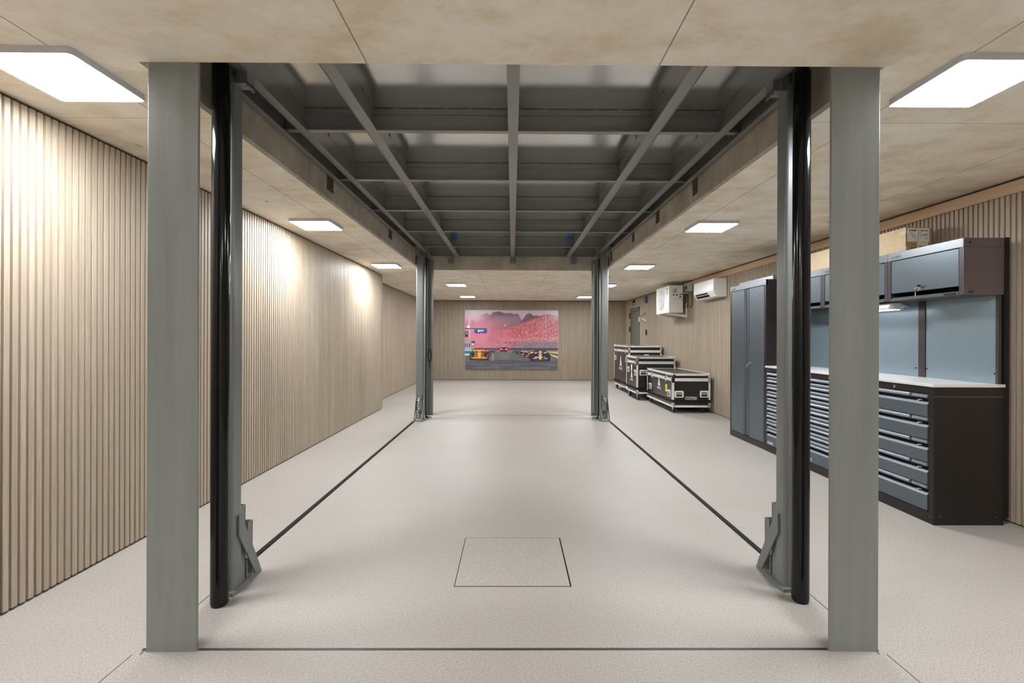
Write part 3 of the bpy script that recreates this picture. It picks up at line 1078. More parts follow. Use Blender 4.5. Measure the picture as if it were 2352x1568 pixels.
# work lamp under the middle wall cabinet
t = thing('work_lamp', 'slim white lamp fixed under the middle wall cabinet', 'lamp', (3.25, 4.3, 1.60))
b_ = MB()
b_.prism([(3.20, 1.560), (3.19, 1.575), (3.215, 1.615), (3.30, 1.615), (3.335, 1.585), (3.32, 1.560)], 'y', 4.085, 4.80)
b_.build('lamp_body', 'aluminium', t, bevel=0.003)
em = MB()
for k in range(10):
    em.box(3.215, 3.305, 4.105 + k * 0.068, 4.160 + k * 0.068, 1.556, 1.562)
em.build('light_strip', 'work_lamp_light', t)
MB().tube([(3.29, 4.085, 1.598), (3.31, 4.05, 1.585), (3.325, 4.045, 1.575)], 0.003, 6).build('hook', 'chrome', t)
MB().box(3.24, 3.29, 4.2, 4.7, 1.615, 1.6235).build('lamp_mount', 'cab_body', t)

# tall locker
LY0, LY1 = 5.643, 6.568
XLK = 2.968
t = thing('tall_locker', 'tall dark two-door steel locker standing at the end of the worktop', 'locker', (3.2, 6.1, 0))
b_ = MB()
b_.box(XLK, XK, LY0 + 0.001, LY0 + 0.042, 0, 2.005)
b_.box(XLK, XK, LY1 - 0.042, LY1, 0, 2.005)
b_.box(XLK, XK, LY0 + 0.042, LY1 - 0.042, 0, 0.075)
b_.box(XK - 0.012, XK, LY0 + 0.042, LY1 - 0.042, 0.075, 2.005)
b_.box(XLK + 0.02, XK, LY0 + 0.042, LY1 - 0.042, 1.985, 2.003)
b_.box(XLK + 0.05, XLK + 0.055, LY0 + 0.042, LY1 - 0.042, 0.075, 1.985)
b_.build('carcass', 'cab_body', t, bevel=0.002)
MB().box(XLK - 0.001, XLK + 0.02, LY0 + 0.001, LY1, 1.940, 2.006).build('top_rail', 'cab_rail', t, bevel=0.002)
lettering('sonic', 0.052, (XLK - 0.001, LY1 - 0.04, 1.955), FACE_X, 'cab_rail', t, 0.004)
ym = (LY0 + LY1) / 2
for (a, c_) in ((LY0 + 0.046, ym - 0.068), (ym + 0.070, LY1 - 0.046)):
    MB().box(XLK - 0.002, XLK + 0.03, a, c_, 0.080, 1.935).build('door', 'cab_blue', t, bevel=0.003)
MB().prism([(XLK + 0.004, ym + 0.070), (XLK + 0.018, ym + 0.058), (XLK + 0.018, ym - 0.020), (XLK + 0.04, ym - 0.020), (XLK + 0.04, ym + 0.070)], 'z', 0.080, 1.935).build('grip_channel', 'cab_blue', t)
lk = MB()
lk.cyl((XLK - 0.014, ym - 0.085, 1.00), (XLK, ym - 0.085, 1.00), 0.012, n=16)
lk.build('lock', 'chrome', t)
ks = thing('key_bunch', 'small bright keys hanging from the tall locker lock', 'keys', (XLK - 0.02, ym - 0.075, 0.97))
k_ = MB().box(XLK - 0.034, XLK - 0.014, ym - 0.089, ym - 0.081, 0.992, 1.008)
k_.build('key', 'chrome', ks)
MB().ring((XLK - 0.03, ym - 0.075, 0.978), (0.4, 1, 0), 0.011, 0.014, 0.003, 18).build('key_ring', 'chrome', ks)
MB().box(XLK - 0.034, XLK - 0.028, ym - 0.067, ym - 0.047, 0.93, 0.968).build('key_blade', 'chrome', ks)
MB().box(3.06, 3.44, LY0 + 0.02, LY1 - 0.06, 2.005, 2.055).build('top_tray', 'cab_rail', t, bevel=0.003)

# cardboard carton on the wall cabinets
bx0, bx1, by0, by1, bz0, bz1 = 3.255, 3.470, 3.985, 5.36, 2.0245, 2.236
t = thing('cardboard_box', 'long cardboard box with paper labels lying on the wall cabinets', 'box', ((bx0 + bx1) / 2, (by0 + by1) / 2, bz0))
b_ = MB()
b_.box(bx0, bx1, by0 + 0.002, by1, bz0, bz1)
b_.build('carton', 'cardboard', t, bevel=0.003)
MB().box(bx0 + 0.002, bx1 - 0.002, by0, by0 + 0.004, bz0 + 0.002, bz1 - 0.002).build('carton_end', 'cardboard_end', t)
MB().box(bx0 - 0.0006, bx0 + 0.004, by0 - 0.0004, by0 + 0.06, bz1 - 0.055, bz1 - 0.03).build('tape', 'tape', t)
MB().box(bx0 - 0.0006, bx0 + 0.012, by0 - 0.0006, by0 + 0.05, bz0 + 0.01, bz0 + 0.05).build('tape', 'tape', t)


def bars(b_, x0, x1, z0, z1, y, seed):
    random.seed(seed)
    x = x0
    while x < x1:
        wd = random.choice((0.0012, 0.002, 0.003))
        b_.box(x, min(x + wd, x1), y - 0.0004, y, z0, z1)
        x += wd + random.choice((0.0012, 0.002))


l1 = MB().box(bx0 + 0.012, bx0 + 0.102, by0 - 0.001, by0, bz0 + 0.092, bz1 - 0.008).build('paper_label', 'white_paper', t)
p = MB()
bars(p, bx0 + 0.026, bx0 + 0.088, bz1 - 0.034, bz1 - 0.020, by0 - 0.001, 1)
for k in range(4):
    p.box(bx0 + 0.03 + 0.01 * k, bx0 + 0.07 + 0.006 * k, by0 - 0.0014, by0 - 0.001, bz1 - 0.050 - 0.013 * k, bz1 - 0.047 - 0.013 * k)
p.build('label_print', 'ink', l1)
l2 = MB().box(bx0 + 0.107, bx0 + 0.196, by0 - 0.001, by0, bz0 + 0.092, bz1 - 0.006).build('paper_label', 'white_paper', t)
p = MB()
bars(p, bx0 + 0.115, bx0 + 0.185, bz1 - 0.034, bz1 - 0.024, by0 - 0.001, 2)
for k in range(3):
    p.box(bx0 + 0.115, bx0 + 0.128, by0 - 0.0014, by0 - 0.001, bz1 - 0.046 - 0.02 * k, bz1 - 0.042 - 0.02 * k)
p.box(bx0 + 0.15, bx0 + 0.186, by0 - 0.0014, by0 - 0.001, bz1 - 0.085, bz1 - 0.083)
p.box(bx0 + 0.15, bx0 + 0.186, by0 - 0.0014, by0 - 0.001, bz1 - 0.098, bz1 - 0.096)
p.box(bx0 + 0.12, bx0 + 0.15, by0 - 0.0014, by0 - 0.001, bz1 - 0.072, bz1 - 0.070)
p.build('label_print', 'ink', l2)
lettering('A80A', 0.020, (bx0 + 0.186, by0 - 0.0012, bz1 - 0.056), FACE_Y, 'ink', l2, 0.0004, flip=True)
l3 = MB().box(bx0 + 0.095, bx0 + 0.186, by0 - 0.001, by0, bz0 + 0.015, bz0 + 0.090).build('paper_label', 'cream_paper', t)
p = MB()
bars(p, bx0 + 0.112, bx0 + 0.178, bz0 + 0.030, bz0 + 0.058, by0 - 0.001, 3)
p.build('label_print', 'ink', l3)
for zz in (bz0 + 0.038, bz0 + 0.064):
    p = MB()
    for k in range(4):
        p.box(bx0 + 0.045 + 0.011 * k, bx0 + 0.052 + 0.011 * k, by0 - 0.0008, by0, zz, zz + 0.005)
    p.build('carton_print', 'ink', t)

# ------------------------------------------------------------------ flight cases
def flight_case(x0, x1, y0, y1, z0, z1, lid, label, front_handles, side_handles, latches, emblem, stickers):
    """front face looks -Y (x0..x1), long face looks -X (y0..y1)"""
    t = thing('flight_case', label, 'case', ((x0 + x1) / 2, (y0 + y1) / 2, 0), 'black flight cases along the right wall')
    e = 0.034      # extrusion width
    zl = z1 - lid  # lid joint
    zk = z0 + 0.082
    MB().box(x0 + 0.004, x1 - 0.004, y0 + 0.004, y1 - 0.004, z0 + 0.004, zl - 0.003).build('case_body', 'case_black', t)
    MB().box(x0 + 0.004, x1 - 0.004, y0 + 0.004, y1 - 0.004, zl + 0.003, z1 - 0.004).build('case_lid', 'case_black', t)

    def hoop(b_, za, zb):
        b_.box(x0, x1, y0, y0 + 0.006, za, zb)
        b_.box(x0, x1, y1 - 0.006, y1, za, zb)
        b_.box(x0, x0 + 0.006, y0, y1, za, zb)
        b_.box(x1 - 0.006, x1, y0, y1, za, zb)
    f_ = MB()
    hoop(f_, z0, z0 + e)
    hoop(f_, zl - e * 0.75, zl - 0.002)
    for (xa, ya) in ((x0, y0), (x1 - e, y0), (x0, y1 - e), (x1 - e, y1 - e)):
        f_.box(xa, xa + e, ya, ya + 0.006, z0, zl) if ya == y0 else f_.box(xa, xa + e, y1 - 0.006, y1, z0, zl)
        f_.box(xa, xa + 0.006, ya, ya + e, z0, zl) if xa == x0 else f_.box(x1 - 0.006, x1, ya, ya + e, z0, zl)
    f_.build('base_frame', 'aluminium', t, bevel=0.0015)
    f_ = MB()
    hoop(f_, z1 - e, z1)
    hoop(f_, zl + 0.002, zl + e * 0.75)
    f_.box(x0, x1, y0, y0 + e, z1 - 0.005, z1)
    f_.box(x0, x1, y1 - e, y1, z1 - 0.005, z1)
    f_.box(x0, x0 + e, y0, y1, z1 - 0.005, z1)
    f_.box(x1 - e, x1, y0, y1, z1 - 0.005, z1)
    for (xa, ya) in ((x0, y0), (x1 - e, y0), (x0, y1 - e), (x1 - e, y1 - e)):
        f_.box(xa, xa + e, *( (y0, y0 + 0.006) if ya == y0 else (y1 - 0.006, y1)), zl, z1)
        f_.box(*((x0, x0 + 0.006) if xa == x0 else (x1 - 0.006, x1)), ya, ya + e, zl, z1)
    f_.build('lid_frame', 'aluminium', t, bevel=0.0015)
    k_ = MB()
    for za in (zk,):
        k_.box(x0 - 0.003, x1 + 0.003, y0 - 0.003, y0 + 0.004, za, za + 0.050)
        k_.box(x0 - 0.003, x0 + 0.004, y0, y1, za, za + 0.050)
    k_.build('rubbing_band', 'worn_rubber', t)
    for xa in (x0, x1):
        for ya in (y0, y1):
            for za in (z0 + 0.012, z1 - 0.012):
                c_ = MB()
                sx, sy = (1 if xa == x0 else -1), (1 if ya == y0 else -1)
                c_.sphere((xa + sx * 0.012, ya + sy * 0.012, za), 0.023, 12)
                zs = 1 if za < (z0 + z1) / 2 else -1
                pl = 0.062
                c_.prism([(xa, za), (xa + sx * pl, za), (xa + sx * pl, za + zs * 0.02), (xa + sx * 0.025, za + zs * pl), (xa, za + zs * pl)], 'y', ya - sy * 0.003, ya + sy * 0.004)
                c_.prism([(ya, za), (ya + sy * pl, za), (ya + sy * pl, za + zs * 0.02), (ya + sy * 0.025, za + zs * pl), (ya, za + zs * pl)], 'x', xa - sx * 0.003, xa + sx * 0.004)
                c_.build('ball_corner', 'chrome', t)
            # lid joint corner brace
            c_ = MB()
            sx, sy = (1 if xa == x0 else -1), (1 if ya == y0 else -1)
            c_.box(xa - sx * 0.004, xa + sx * 0.045, ya - sy * 0.004, ya + sy * 0.004, zl - 0.05, zl + 0.04)
            c_.box(xa - sx * 0.004, xa + sx * 0.004, ya - sy * 0.004, ya + sy * 0.045, zl - 0.05, zl + 0.04)
            for dz in (-0.04, -0.01, 0.02):
                c_.cyl((xa + sx * 0.03, ya - sy * 0.008, zl + dz), (xa + sx * 0.03, ya, zl + dz), 0.005, n=8)
            c_.build('corner_brace', 'chrome', t)
    # butterfly latches on the long face
    for yy in latches:
        L_ = MB()
        L_.prism(rounded_rect(yy, zl - 0.005, 0.045, 0.055, 0.02, 4), 'x', x0 - 0.006, x0 + 0.002)
        L_.cyl((x0 - 0.014, yy, zl - 0.025), (x0 - 0.004, yy, zl - 0.025), 0.026, n=18)
        L_.box(x0 - 0.022, x0 - 0.012, yy - 0.004, yy + 0.004, zl - 0.045, zl - 0.005)
        L_.box(x0 - 0.012, x0 - 0.004, yy - 0.02, yy + 0.02, zl + 0.02, zl + 0.045)
        L_.build('latch', 'chrome', t)

    def handle(c, face):
        hw, hh = 0.078, 0.058
        root = MB()
        inner = MB()
        bail = MB()
        if face == 'y':
            ax, q = 'y', y0
            cx, cz = c
            root.prism(rounded_rect(cx, cz, hw, hh, 0.02, 4), 'y', q - 0.004, q + 0.004)
            inner.prism(rounded_rect(cx, cz - 0.006, hw - 0.026, hh - 0.022, 0.008, 3), 'y', q - 0.005, q - 0.001)
            bail.prism(rounded_rect(cx, cz + 0.004, hw - 0.028, 0.013, 0.006, 3), 'y', q - 0.012, q - 0.005)
            rv = [(cx + u * (hw - 0.010), cz + v * (hh - 0.009)) for u in (-1, -0.5, 0, 0.5, 1) for v in (-1, 1)]
            riv = root
            for u, v in rv:
                riv.cyl((u, q - 0.007, v), (u, q - 0.003, v), 0.006, n=8)
        else:
            q = x0
            cy, cz = c
            root.prism(rounded_rect(cy, cz, hw, hh, 0.02, 4), 'x', q - 0.004, q + 0.004)
            inner.prism(rounded_rect(cy, cz - 0.006, hw - 0.026, hh - 0.022, 0.008, 3), 'x', q - 0.005, q - 0.001)
            bail.prism(rounded_rect(cy, cz + 0.004, hw - 0.028, 0.013, 0.006, 3), 'x', q - 0.012, q - 0.005)
            riv = root
            for u in (-1, -0.5, 0, 0.5, 1):
                for v in (-1, 1):
                    riv.cyl((q - 0.007, cy + u * (hw - 0.010), cz + v * (hh - 0.009)), (q - 0.003, cy + u * (hw - 0.010), cz + v * (hh - 0.009)), 0.006, n=8)
        o = root.build('handle', 'aluminium', t)
        inner.build('handle_recess', 'case_black', o)
        bail.build('handle_grip', 'grey_plastic', o)
    for c in front_handles:
        handle(c, 'y')
    for c in side_handles:
        handle(c, 'x')
    # castors
    for xa in (x0 + 0.07, x1 - 0.09):
        for ya in (y0 + 0.10, y1 - 0.10):
            c_ = MB()
            r = min(0.058, z0 * 0.46)
            c_.box(xa - 0.045, xa + 0.045, ya - 0.05, ya + 0.05, z0 - 0.006, z0 + 0.004)
            c_.prism([(ya - 0.035, z0 - 0.005), (ya + 0.035, z0 - 0.005), (ya + 0.045, r - 0.01), (ya + 0.02, r - 0.012)], 'x', xa - 0.026, xa - 0.021)
            c_.prism([(ya - 0.035, z0 - 0.005), (ya + 0.035, z0 - 0.005), (ya + 0.045, r - 0.01), (ya + 0.02, r - 0.012)], 'x', xa + 0.021, xa + 0.026)
            o = c_.build('castor', 'chrome', t)
            wh = MB()
            wh.cyl((xa - 0.018, ya + 0.03, r), (xa + 0.018, ya + 0.03, r), r, n=24)
            wh.build('wheel', 'wheel_blue', o)
            MB().cyl((xa - 0.028, ya + 0.03, r), (xa + 0.028, ya + 0.03, r), r * 0.3, n=14).build('wheel_hub', 'grey_plastic', o)
    # white emblem on the long face: swept A over lettering
    ey, ez, es = emblem
    em_ = MB()
    q = x0
    # left stroke (towards +Y is left for the viewer)
    em_.prism([(ey + 0.50 * es, ez), (ey + 0.34 * es, ez), (ey - 0.06 * es, ez + 1.0 * es), (ey - 0.20 * es, ez + 1.22 * es), (ey - 0.02 * es, ez + 1.22 * es), (ey + 0.12 * es, ez + 1.12 * es)][::1], 'x', q + 0.0015, q + 0.0045)
    em_.prism([(ey + 0.22 * es, ez + 0.0), (ey - 0.50 * es, ez), (ey - 0.08 * es, ez + 0.92 * es)], 'x', q + 0.0015, q + 0.0045)
    em_.build('emblem', 'white_paint', t)
    lettering('AXALL', 0.52 * es, (q + 0.0030, ey, ez - 0.48 * es), FACE_X, 'white_paint', t, 0.001, align='CENTER', sx=1.2)
    for (kind, a, b2, z, hw, hh, mat) in stickers:
        s_ = MB()
        if kind == 'x':
            s_.box(x0 + 0.002, x0 + 0.0046, a - hw, a + hw, z - hh, z + hh)
        else:
            s_.box(a - hw, a + hw, y0 + 0.002, y0 + 0.0046, z - hh, z + hh)
        so = s_.build('sticker', mat, t)
        if mat == 'yellow_paper' and kind == 'x':
            MB().box(x0 + 0.0015, x0 + 0.002 - 0.0006, a - 0.008, a + 0.008, z - 0.03, z + 0.03).build('sticker_print', 'ink', so)
        if b2 == 'symbols':
            pm = MB()
            yq = y0 + 0.0004
            n_ = 4
            tl = MB()
            for k in range(n_):
                cx = a - hw + (k + 0.5) * 2 * hw / n_
                tl.box(cx - hw / n_ * 0.84, cx + hw / n_ * 0.84, y0 + 0.0012, y0 + 0.002, z - hh * 0.84, z + hh * 0.84)
            tl.build('sticker_tile', 'ink', so)
            for k in range(n_):
                cx = a - hw + (k + 0.5) * 2 * hw / n_
                w_ = hw / n_ * 0.62
                if k == 0:     # glass
                    pm.prism([(cx - w_ * .6, z + hh * .6), (cx + w_ * .6, z + hh * .6), (cx + w_ * .1, z - hh * .1), (cx + w_ * .1, z - hh * .5), (cx + w_ * .5, z - hh * .6), (cx - w_ * .5, z - hh * .6), (cx - w_ * .1, z - hh * .5), (cx - w_ * .1, z - hh * .1)], 'y', yq, y0 + 0.0012)
                elif k == 1:   # arrow up
                    pm.prism([(cx - w_ * .2, z - hh * .6), (cx + w_ * .2, z - hh * .6), (cx + w_ * .2, z), (cx + w_ * .6, z), (cx, z + hh * .7), (cx - w_ * .6, z), (cx - w_ * .2, z)], 'y', yq, y0 + 0.0012)
                elif k == 2:   # umbrella
                    pts = [(cx + w_ * .8 * math.cos(PI * i / 8), z + hh * .7 * math.sin(PI * i / 8)) for i in range(9)]
                    pm.prism(pts, 'y', yq, y0 + 0.0012)
                    pm.box(cx - 0.002, cx + 0.002, yq, y0 + 0.0012, z - hh * .7, z)
                else:
                    pm.prism([(cx - w_ * .7, z - hh * .5), (cx + w_ * .7, z - hh * .5), (cx + w_ * .7, z + hh * .4), (cx - w_ * .7, z + hh * .1)], 'y', yq, y0 + 0.0012)
            pm.build('sticker_symbol', 'white_paper', so)
    return t


flight_case(2.785, 3.455, 8.40, 9.98, 0.105, 0.690, 0.105, 'low wide black flight case with yellow tag, nearest of the three',
            ((2.905, 0.335), (3.345, 0.338)), ((8.58, 0.335), (9.75, 0.345)), (8.75, 9.60), (9.17, 0.41, 0.135),
            (('x', 8.74, '', 0.41, 0.050, 0.065, 'yellow_paper'), ('y', 3.115, 'symbols', 0.264, 0.100, 0.026, 'white_paper')))
flight_case(2.605, 3.425, 10.12, 11.04, 0.140, 0.912, 0.120, 'middle-height black flight case between the other two, blue castors',
            ((2.745, 0.585), (3.30, 0.585)), ((10.24, 0.575), (10.86, 0.610)), (10.24, 10.90), (10.55, 0.45, 0.140),
            (('x', 10.56, '', 0.665, 0.045, 0.065, 'white_paper'), ('y', 3.05, '', 0.645, 0.055, 0.030, 'white_paper'), ('y', 2.945, '', 0.625, 0.03, 0.03, 'yellow_paper')))
flight_case(2.685, 3.455, 11.16, 12.75, 0.120, 1.130, 0.130, 'tallest black flight case, rearmost of the three by the door',
            ((2.82, 0.75), (3.32, 0.75)), ((11.38, 0.80), (12.58, 0.80)), (11.45, 12.40), (11.98, 0.62, 0.20),
            (('y', 3.10, '', 0.900, 0.055, 0.03, 'white_paper'),))

# ------------------------------------------------------------------ things on the right wall
# indoor air conditioner
x1 = xw(8.79) - 0.0005
t = thing('air_conditioner', 'white indoor air conditioner high on the slatted wall beside the locker', 'air conditioner', (x1, 8.35, 2.15))
b_ = MB()
prof = [(x1, 1.995), (x1, 2.302), (3.325, 2.302), (3.300, 2.285), (3.296, 2.10), (3.312, 2.055), (3.350, 2.005), (3.375, 1.995)]
b_.prism(prof, 'y', 7.925, 8.785)
b_.build('housing', 'white_plastic', t, bevel=0.008, seg=3)
fp = MB()
fp.prism([(3.299, 2.098), (3.2945, 2.098), (3.2985, 2.288), (3.303, 2.288)], 'y', 7.955, 8.755)
fp.build('front_panel', 'white_plastic', t, bevel=0.001)
lo_ = MB()
lo_.prism([(3.303, 2.082), (3.311, 2.060), (3.307, 2.057), (3.299, 2.080)], 'y', 8.18, 8.70)
lo_.prism([(3.318, 2.048), (3.340, 2.018), (3.336, 2.014), (3.313, 2.044)], 'y', 8.16, 8.71)
lo_.build('air_slot', 'shadow_gap', t)
MB().cyl((3.42, 7.9235, 2.05), (3.42, 7.9265, 2.05), 0.008, n=10).build('side_screw', 'grey_plastic', t)

# outdoor condenser on a bracket
cx0, cx1, cy0, cy1, cz0, cz1 = 3.115, 3.395, 9.60, 10.46, 1.815, 2.365
t = thing('condenser_unit', 'cream outdoor condenser unit with round fan grille on a wall bracket', 'condenser', ((cx0 + cx1) / 2, (cy0 + cy1) / 2, cz0))
MB().box(cx0, cx1, cy0, cy1, cz0, cz1).build('casing', 'cream_metal', t, bevel=0.012, seg=3)
gy, gz, gr = 10.125, 2.095, 0.222
g_ = MB()
g_.cyl((cx0 - 0.001, gy, gz), (cx0 + 0.004, gy, gz), gr, n=48)
gp = g_.build('fan_opening', 'grille_grey', t)
g_ = MB()
for r in np.linspace(0.045, gr - 0.004, 9):
    g_.ring((cx0 - 0.001, gy, gz), (-1, 0, 0), r - 0.0028, r + 0.0028, 0.006, 40)
for k in range(12):
    a = PI * k / 6
    g_.cyl((cx0 - 0.004, gy + 0.04 * math.cos(a), gz + 0.04 * math.sin(a)), (cx0 - 0.004, gy + gr * math.cos(a), gz + gr * math.sin(a)), 0.0028, n=6)
g_.build('fan_grille', 'white_plastic', t)
fb = MB()
for k in range(3):
    a = 2 * PI * k / 3 + 0.4
    pts = [(gy + r * math.cos(a + da), gz + r * math.sin(a + da)) for r, da in ((0.04, -0.2), (0.20, -0.25), (0.20, 0.55), (0.04, 0.5))]
    fb.prism(pts, 'x', cx0 - 0.0016, cx0 - 0.0012)
fb.build('fan_blade', 'grey_plastic', t)
pn = MB().box(cx0 - 0.003, cx0 + 0.002, 9.625, 9.80, 1.86, 2.33).build('side_strip', 'white_plastic', t, bevel=0.002)
mk = MB()
for zz, ww in ((2.300, 0.10), (2.255, 0.05), (2.215, 0.06), (2.185, 0.05), (2.155, 0.05), (2.12, 0.03)):
    mk.box(cx0 - 0.004, cx0 - 0.003, 9.72 - ww / 2, 9.72 + ww / 2, zz - 0.008, zz + 0.008)
mk.build('strip_print', 'ink', pn)
sp = MB()
sp.box(3.185, 3.265, cy0 - 0.004, cy0 + 0.002, 2.215, 2.290)
sp.build('recess_grip', 'grille_grey', t, bevel=0.003)
MB().box(3.190, 3.260, cy0 - 0.006, cy0 - 0.003, 2.245, 2.262).build('grip_lip', 'cream_metal', t)
MB().box(3.290, 3.375, cy0 - 0.003, cy0 + 0.001, 2.190, 2.300).build('rating_label', 'white_paper', t)
for xx, zz in ((3.205, 2.170), (3.265, 2.170), (3.335, 2.130)):
    MB().cyl((xx, cy0 - 0.005, zz), (xx, cy0 + 0.001, zz), 0.016, n=16).build('port', 'black_rubber', t)
MB().box(3.18, 3.385, cy0 - 0.0025, cy0 + 0.001, 2.085, 2.091).build('panel_seam', 'grille_grey', t)
xk = xw(9.75)
for yy in (9.73, 10.33):
    br = MB()
    br.box(xk - 0.028, xk - 0.0005, yy - 0.018, yy + 0.018, 1.715, 2.02)
    br.prism([(xk - 0.02, 1.722), (xk - 0.02, 1.785), (3.17, 1.812), (3.13, 1.812), (3.13, 1.795)], 'y', yy - 0.018, yy + 0.018)
    for zz in (1.735, 1.765):
        br.cyl((xk - 0.032, yy, zz), (xk - 0.027, yy, zz), 0.007, n=8)
    br.build('bracket', 'cream_metal', t, bevel=0.002)

xs = xw(9.5)
t = thing('isolator_box', 'grey electrical isolator box with stickers between the two air units', 'box', (xs, 9.52, 2.3))
MB().box(xs - 0.100, xs - 0.0005, 9.40, 9.64, 2.225, 2.385).build('enclosure', 'grey_plastic', t, bevel=0.006)
st_ = MB()
st_.box(xs - 0.090, xs - 0.035, 9.3985, 9.40, 2.24, 2.375)
st_.build('sticker', 'white_paper', t)
st_ = MB()
for k in range(4):
    st_.box(xs - 0.085, xs - 0.045, 9.3975, 9.3985, 2.255 + 0.03 * k, 2.268 + 0.03 * k)
st_.build('sticker_print', 'rusty_plate', t)
MB().cyl((xs - 0.1, 9.5, 2.30), (xs - 0.118, 9.5, 2.30), 0.028, n=18).build('switch_knob', 'black_rubber', t)
cb = MB()
cb.tube([(3.325, cy0 - 0.002, 2.178), (3.34, 9.54, 2.182), (3.39, 9.47, 2.195), (3.45, 9.47, 2.198), (3.475, 9.48, 2.223)], 0.013, 10)
tag(cb.build('flexible_conduit', 'grey_plastic', loc=(3.33, 9.6, 2.18)), 'grey flexible conduit from condenser unit to isolator box', 'conduit')
for yy, lab in ((9.44, 'brown vertical conduit below isolator box, nearer of the pair'), (9.66, 'brown vertical conduit below isolator box, farther of the pair')):
    b_ = MB()
    xx = xw(yy)
    b_.tube([(xx - 0.014, yy, 2.224), (xx - 0.014, yy, 2.1), (xx - 0.014, yy, 1.965), (xx - 0.014, yy + 0.02, 1.935), (xx - 0.014, yy + 0.07, 1.925)], 0.012, 10)
    tag(b_.build('wall_conduit', 'brown_conduit', loc=(xx, yy, 1.92)), lab, 'conduit', 'brown conduits below the isolator')

# polished cone fitting
yq = 12.72
xk = xw(yq)
t = thing('cone_fitting', 'polished chrome cone sticking out of the wall beside the door', 'wall fitting', (xk, yq, 1.85))
b_ = MB()
b_.cyl((xk, yq, 1.85), (xk - 0.012, yq, 1.85), 0.145, n=40)
b_.cyl((xk - 0.012, yq, 1.85), (xk - 0.155, yq, 1.85), 0.143, 0.016, 40, False)
b_.build('cone_shell', 'chrome', t)
b_ = MB()
b_.sphere((xk - 0.158, yq, 1.85), 0.019, 12)
b_.cyl((xk - 0.163, yq, 1.845), (xk - 0.163, yq, 1.745), 0.013, 0.02, n=14)
b_.build('cone_tip', 'white_plastic', t)

yq = 12.62
xk = xw(yq)
t = thing('alarm_beacon', 'blue dome alarm beacon on a black base high on the wall', 'alarm', (xk, yq, 2.31))
MB().box(xk - 0.02, xk - 0.0003, yq - 0.085, yq + 0.085, 2.225, 2.40).build('beacon_base', 'black_rubber', t, bevel=0.008)
b_ = MB()
b_.sphere((xk - 0.02, yq, 2.305), 0.07, 20, sx=0.75, sz=1.05)
b_.build('beacon_dome', 'blue_plastic', t)

yq = 13.78
xk = xw(yq)
t = thing('exit_sign', 'tiny dark sign with green and white face above the door', 'sign', (xk, yq, 2.31))
MB().box(xk - 0.065, xk - 0.0003, yq - 0.02, yq + 0.05, 2.255, 2.385).build('sign_body', 'cab_body', t, bevel=0.003)
MB().box(xk - 0.060, xk - 0.005, yq - 0.0212, yq - 0.02, 2.262, 2.325).build('sign_face', 'sign_green', t)
pf = MB()
pf.prism([(xk - 0.055, 2.268), (xk - 0.020, 2.268), (xk - 0.030, 2.30), (xk - 0.042, 2.318)], 'y', yq - 0.0222, yq - 0.0212)
pf.build('sign_symbol', 'white_paint', t)

yq = 12.60
xk = xw(yq)
t = thing('card_reader', 'small black card reader on the wall below the chrome cone', 'card reader', (xk, yq, 1.46))
MB().box(xk - 0.028, xk - 0.0003, yq - 0.042, yq + 0.042, 1.395, 1.530).build('reader_body', 'black_rubber', t, bevel=0.006)
MB().box(xk - 0.0295, xk - 0.028, yq - 0.01, yq + 0.01, 1.49, 1.50).build('reader_light', 'grey_plastic', t)

# ------------------------------------------------------------------ race picture on the back wall
px0, px1, pz0, pz1 = -1.457, 1.400, 0.318, 2.148
NW, NH = 460, 295
rng = np.random.default_rng(7)


def vnoise(w_, h_, sx, sy):
    g = rng.random((sy + 2, sx + 2))
    yy, xx = np.meshgrid(np.linspace(0, sy, h_), np.linspace(0, sx, w_), indexing='ij')
    i, j = yy.astype(int), xx.astype(int)
    fy, fx = yy - i, xx - j
    fy, fx = fy * fy * (3 - 2 * fy), fx * fx * (3 - 2 * fx)
    return (g[i, j] * (1 - fx) + g[i, j + 1] * fx) * (1 - fy) + (g[i + 1, j] * (1 - fx) + g[i + 1, j + 1] * fx) * fy


V, U = np.meshgrid((np.arange(NH) + 0.5) / NH, (np.arange(NW) + 0.5) / NW, indexing='ij')
img = np.zeros((NH, NW, 3))
img[:] = (205, 188, 200)


def put(mask, col, a=1.0):
    m_ = (mask.astype(float) * a)[..., None]
    img[:] = img * (1 - m_) + np.array(col, float) * m_


def soft(x, lo, hi):
    return np.clip((x - lo) / (hi - lo), 0, 1)


n1 = vnoise(NW, NH, 26, 9)
n2 = vnoise(NW, NH, 9, 6)
n3 = vnoise(NW, NH, 120, 80)
# tree line, dark and hazy
tt = 0.035 + 0.05 * vnoise(NW, NH, 30, 1)[0][None, :] + 0.10 * np.exp(-((U - 0.615) / 0.035) ** 2) - 0.03 * np.exp(-((U - 0.36) / 0.08) ** 2)
trees = soft(V - tt, 0, 0.02) * soft(U, 0.15, 0.30)
put(trees, (118, 88, 104), 0.9)
put(trees * (n3 > 0.62), (92, 70, 82), 0.5)
put(soft(n2, 0.35, 0.8) * soft(0.30 - np.abs(U - 0.5), 0, 0.15) * soft(0.35 - V, 0, 0.2) * soft(V, 0.05, 0.12), (165, 145, 155), 0.55)
# pink smoke
smoke = soft(V, 0.05, 0.20) * soft(0.62 - U, 0.0, 0.40)
put(smoke, (198, 122, 142), 0.85)
put(soft(n2, 0.4, 0.9) * soft(0.32 - U, 0, 0.3) * soft(0.25 - V, 0, 0.2), (225, 208, 215), 0.8)
put(soft(n1, 0.5, 1) * smoke, (182, 104, 122), 0.5)
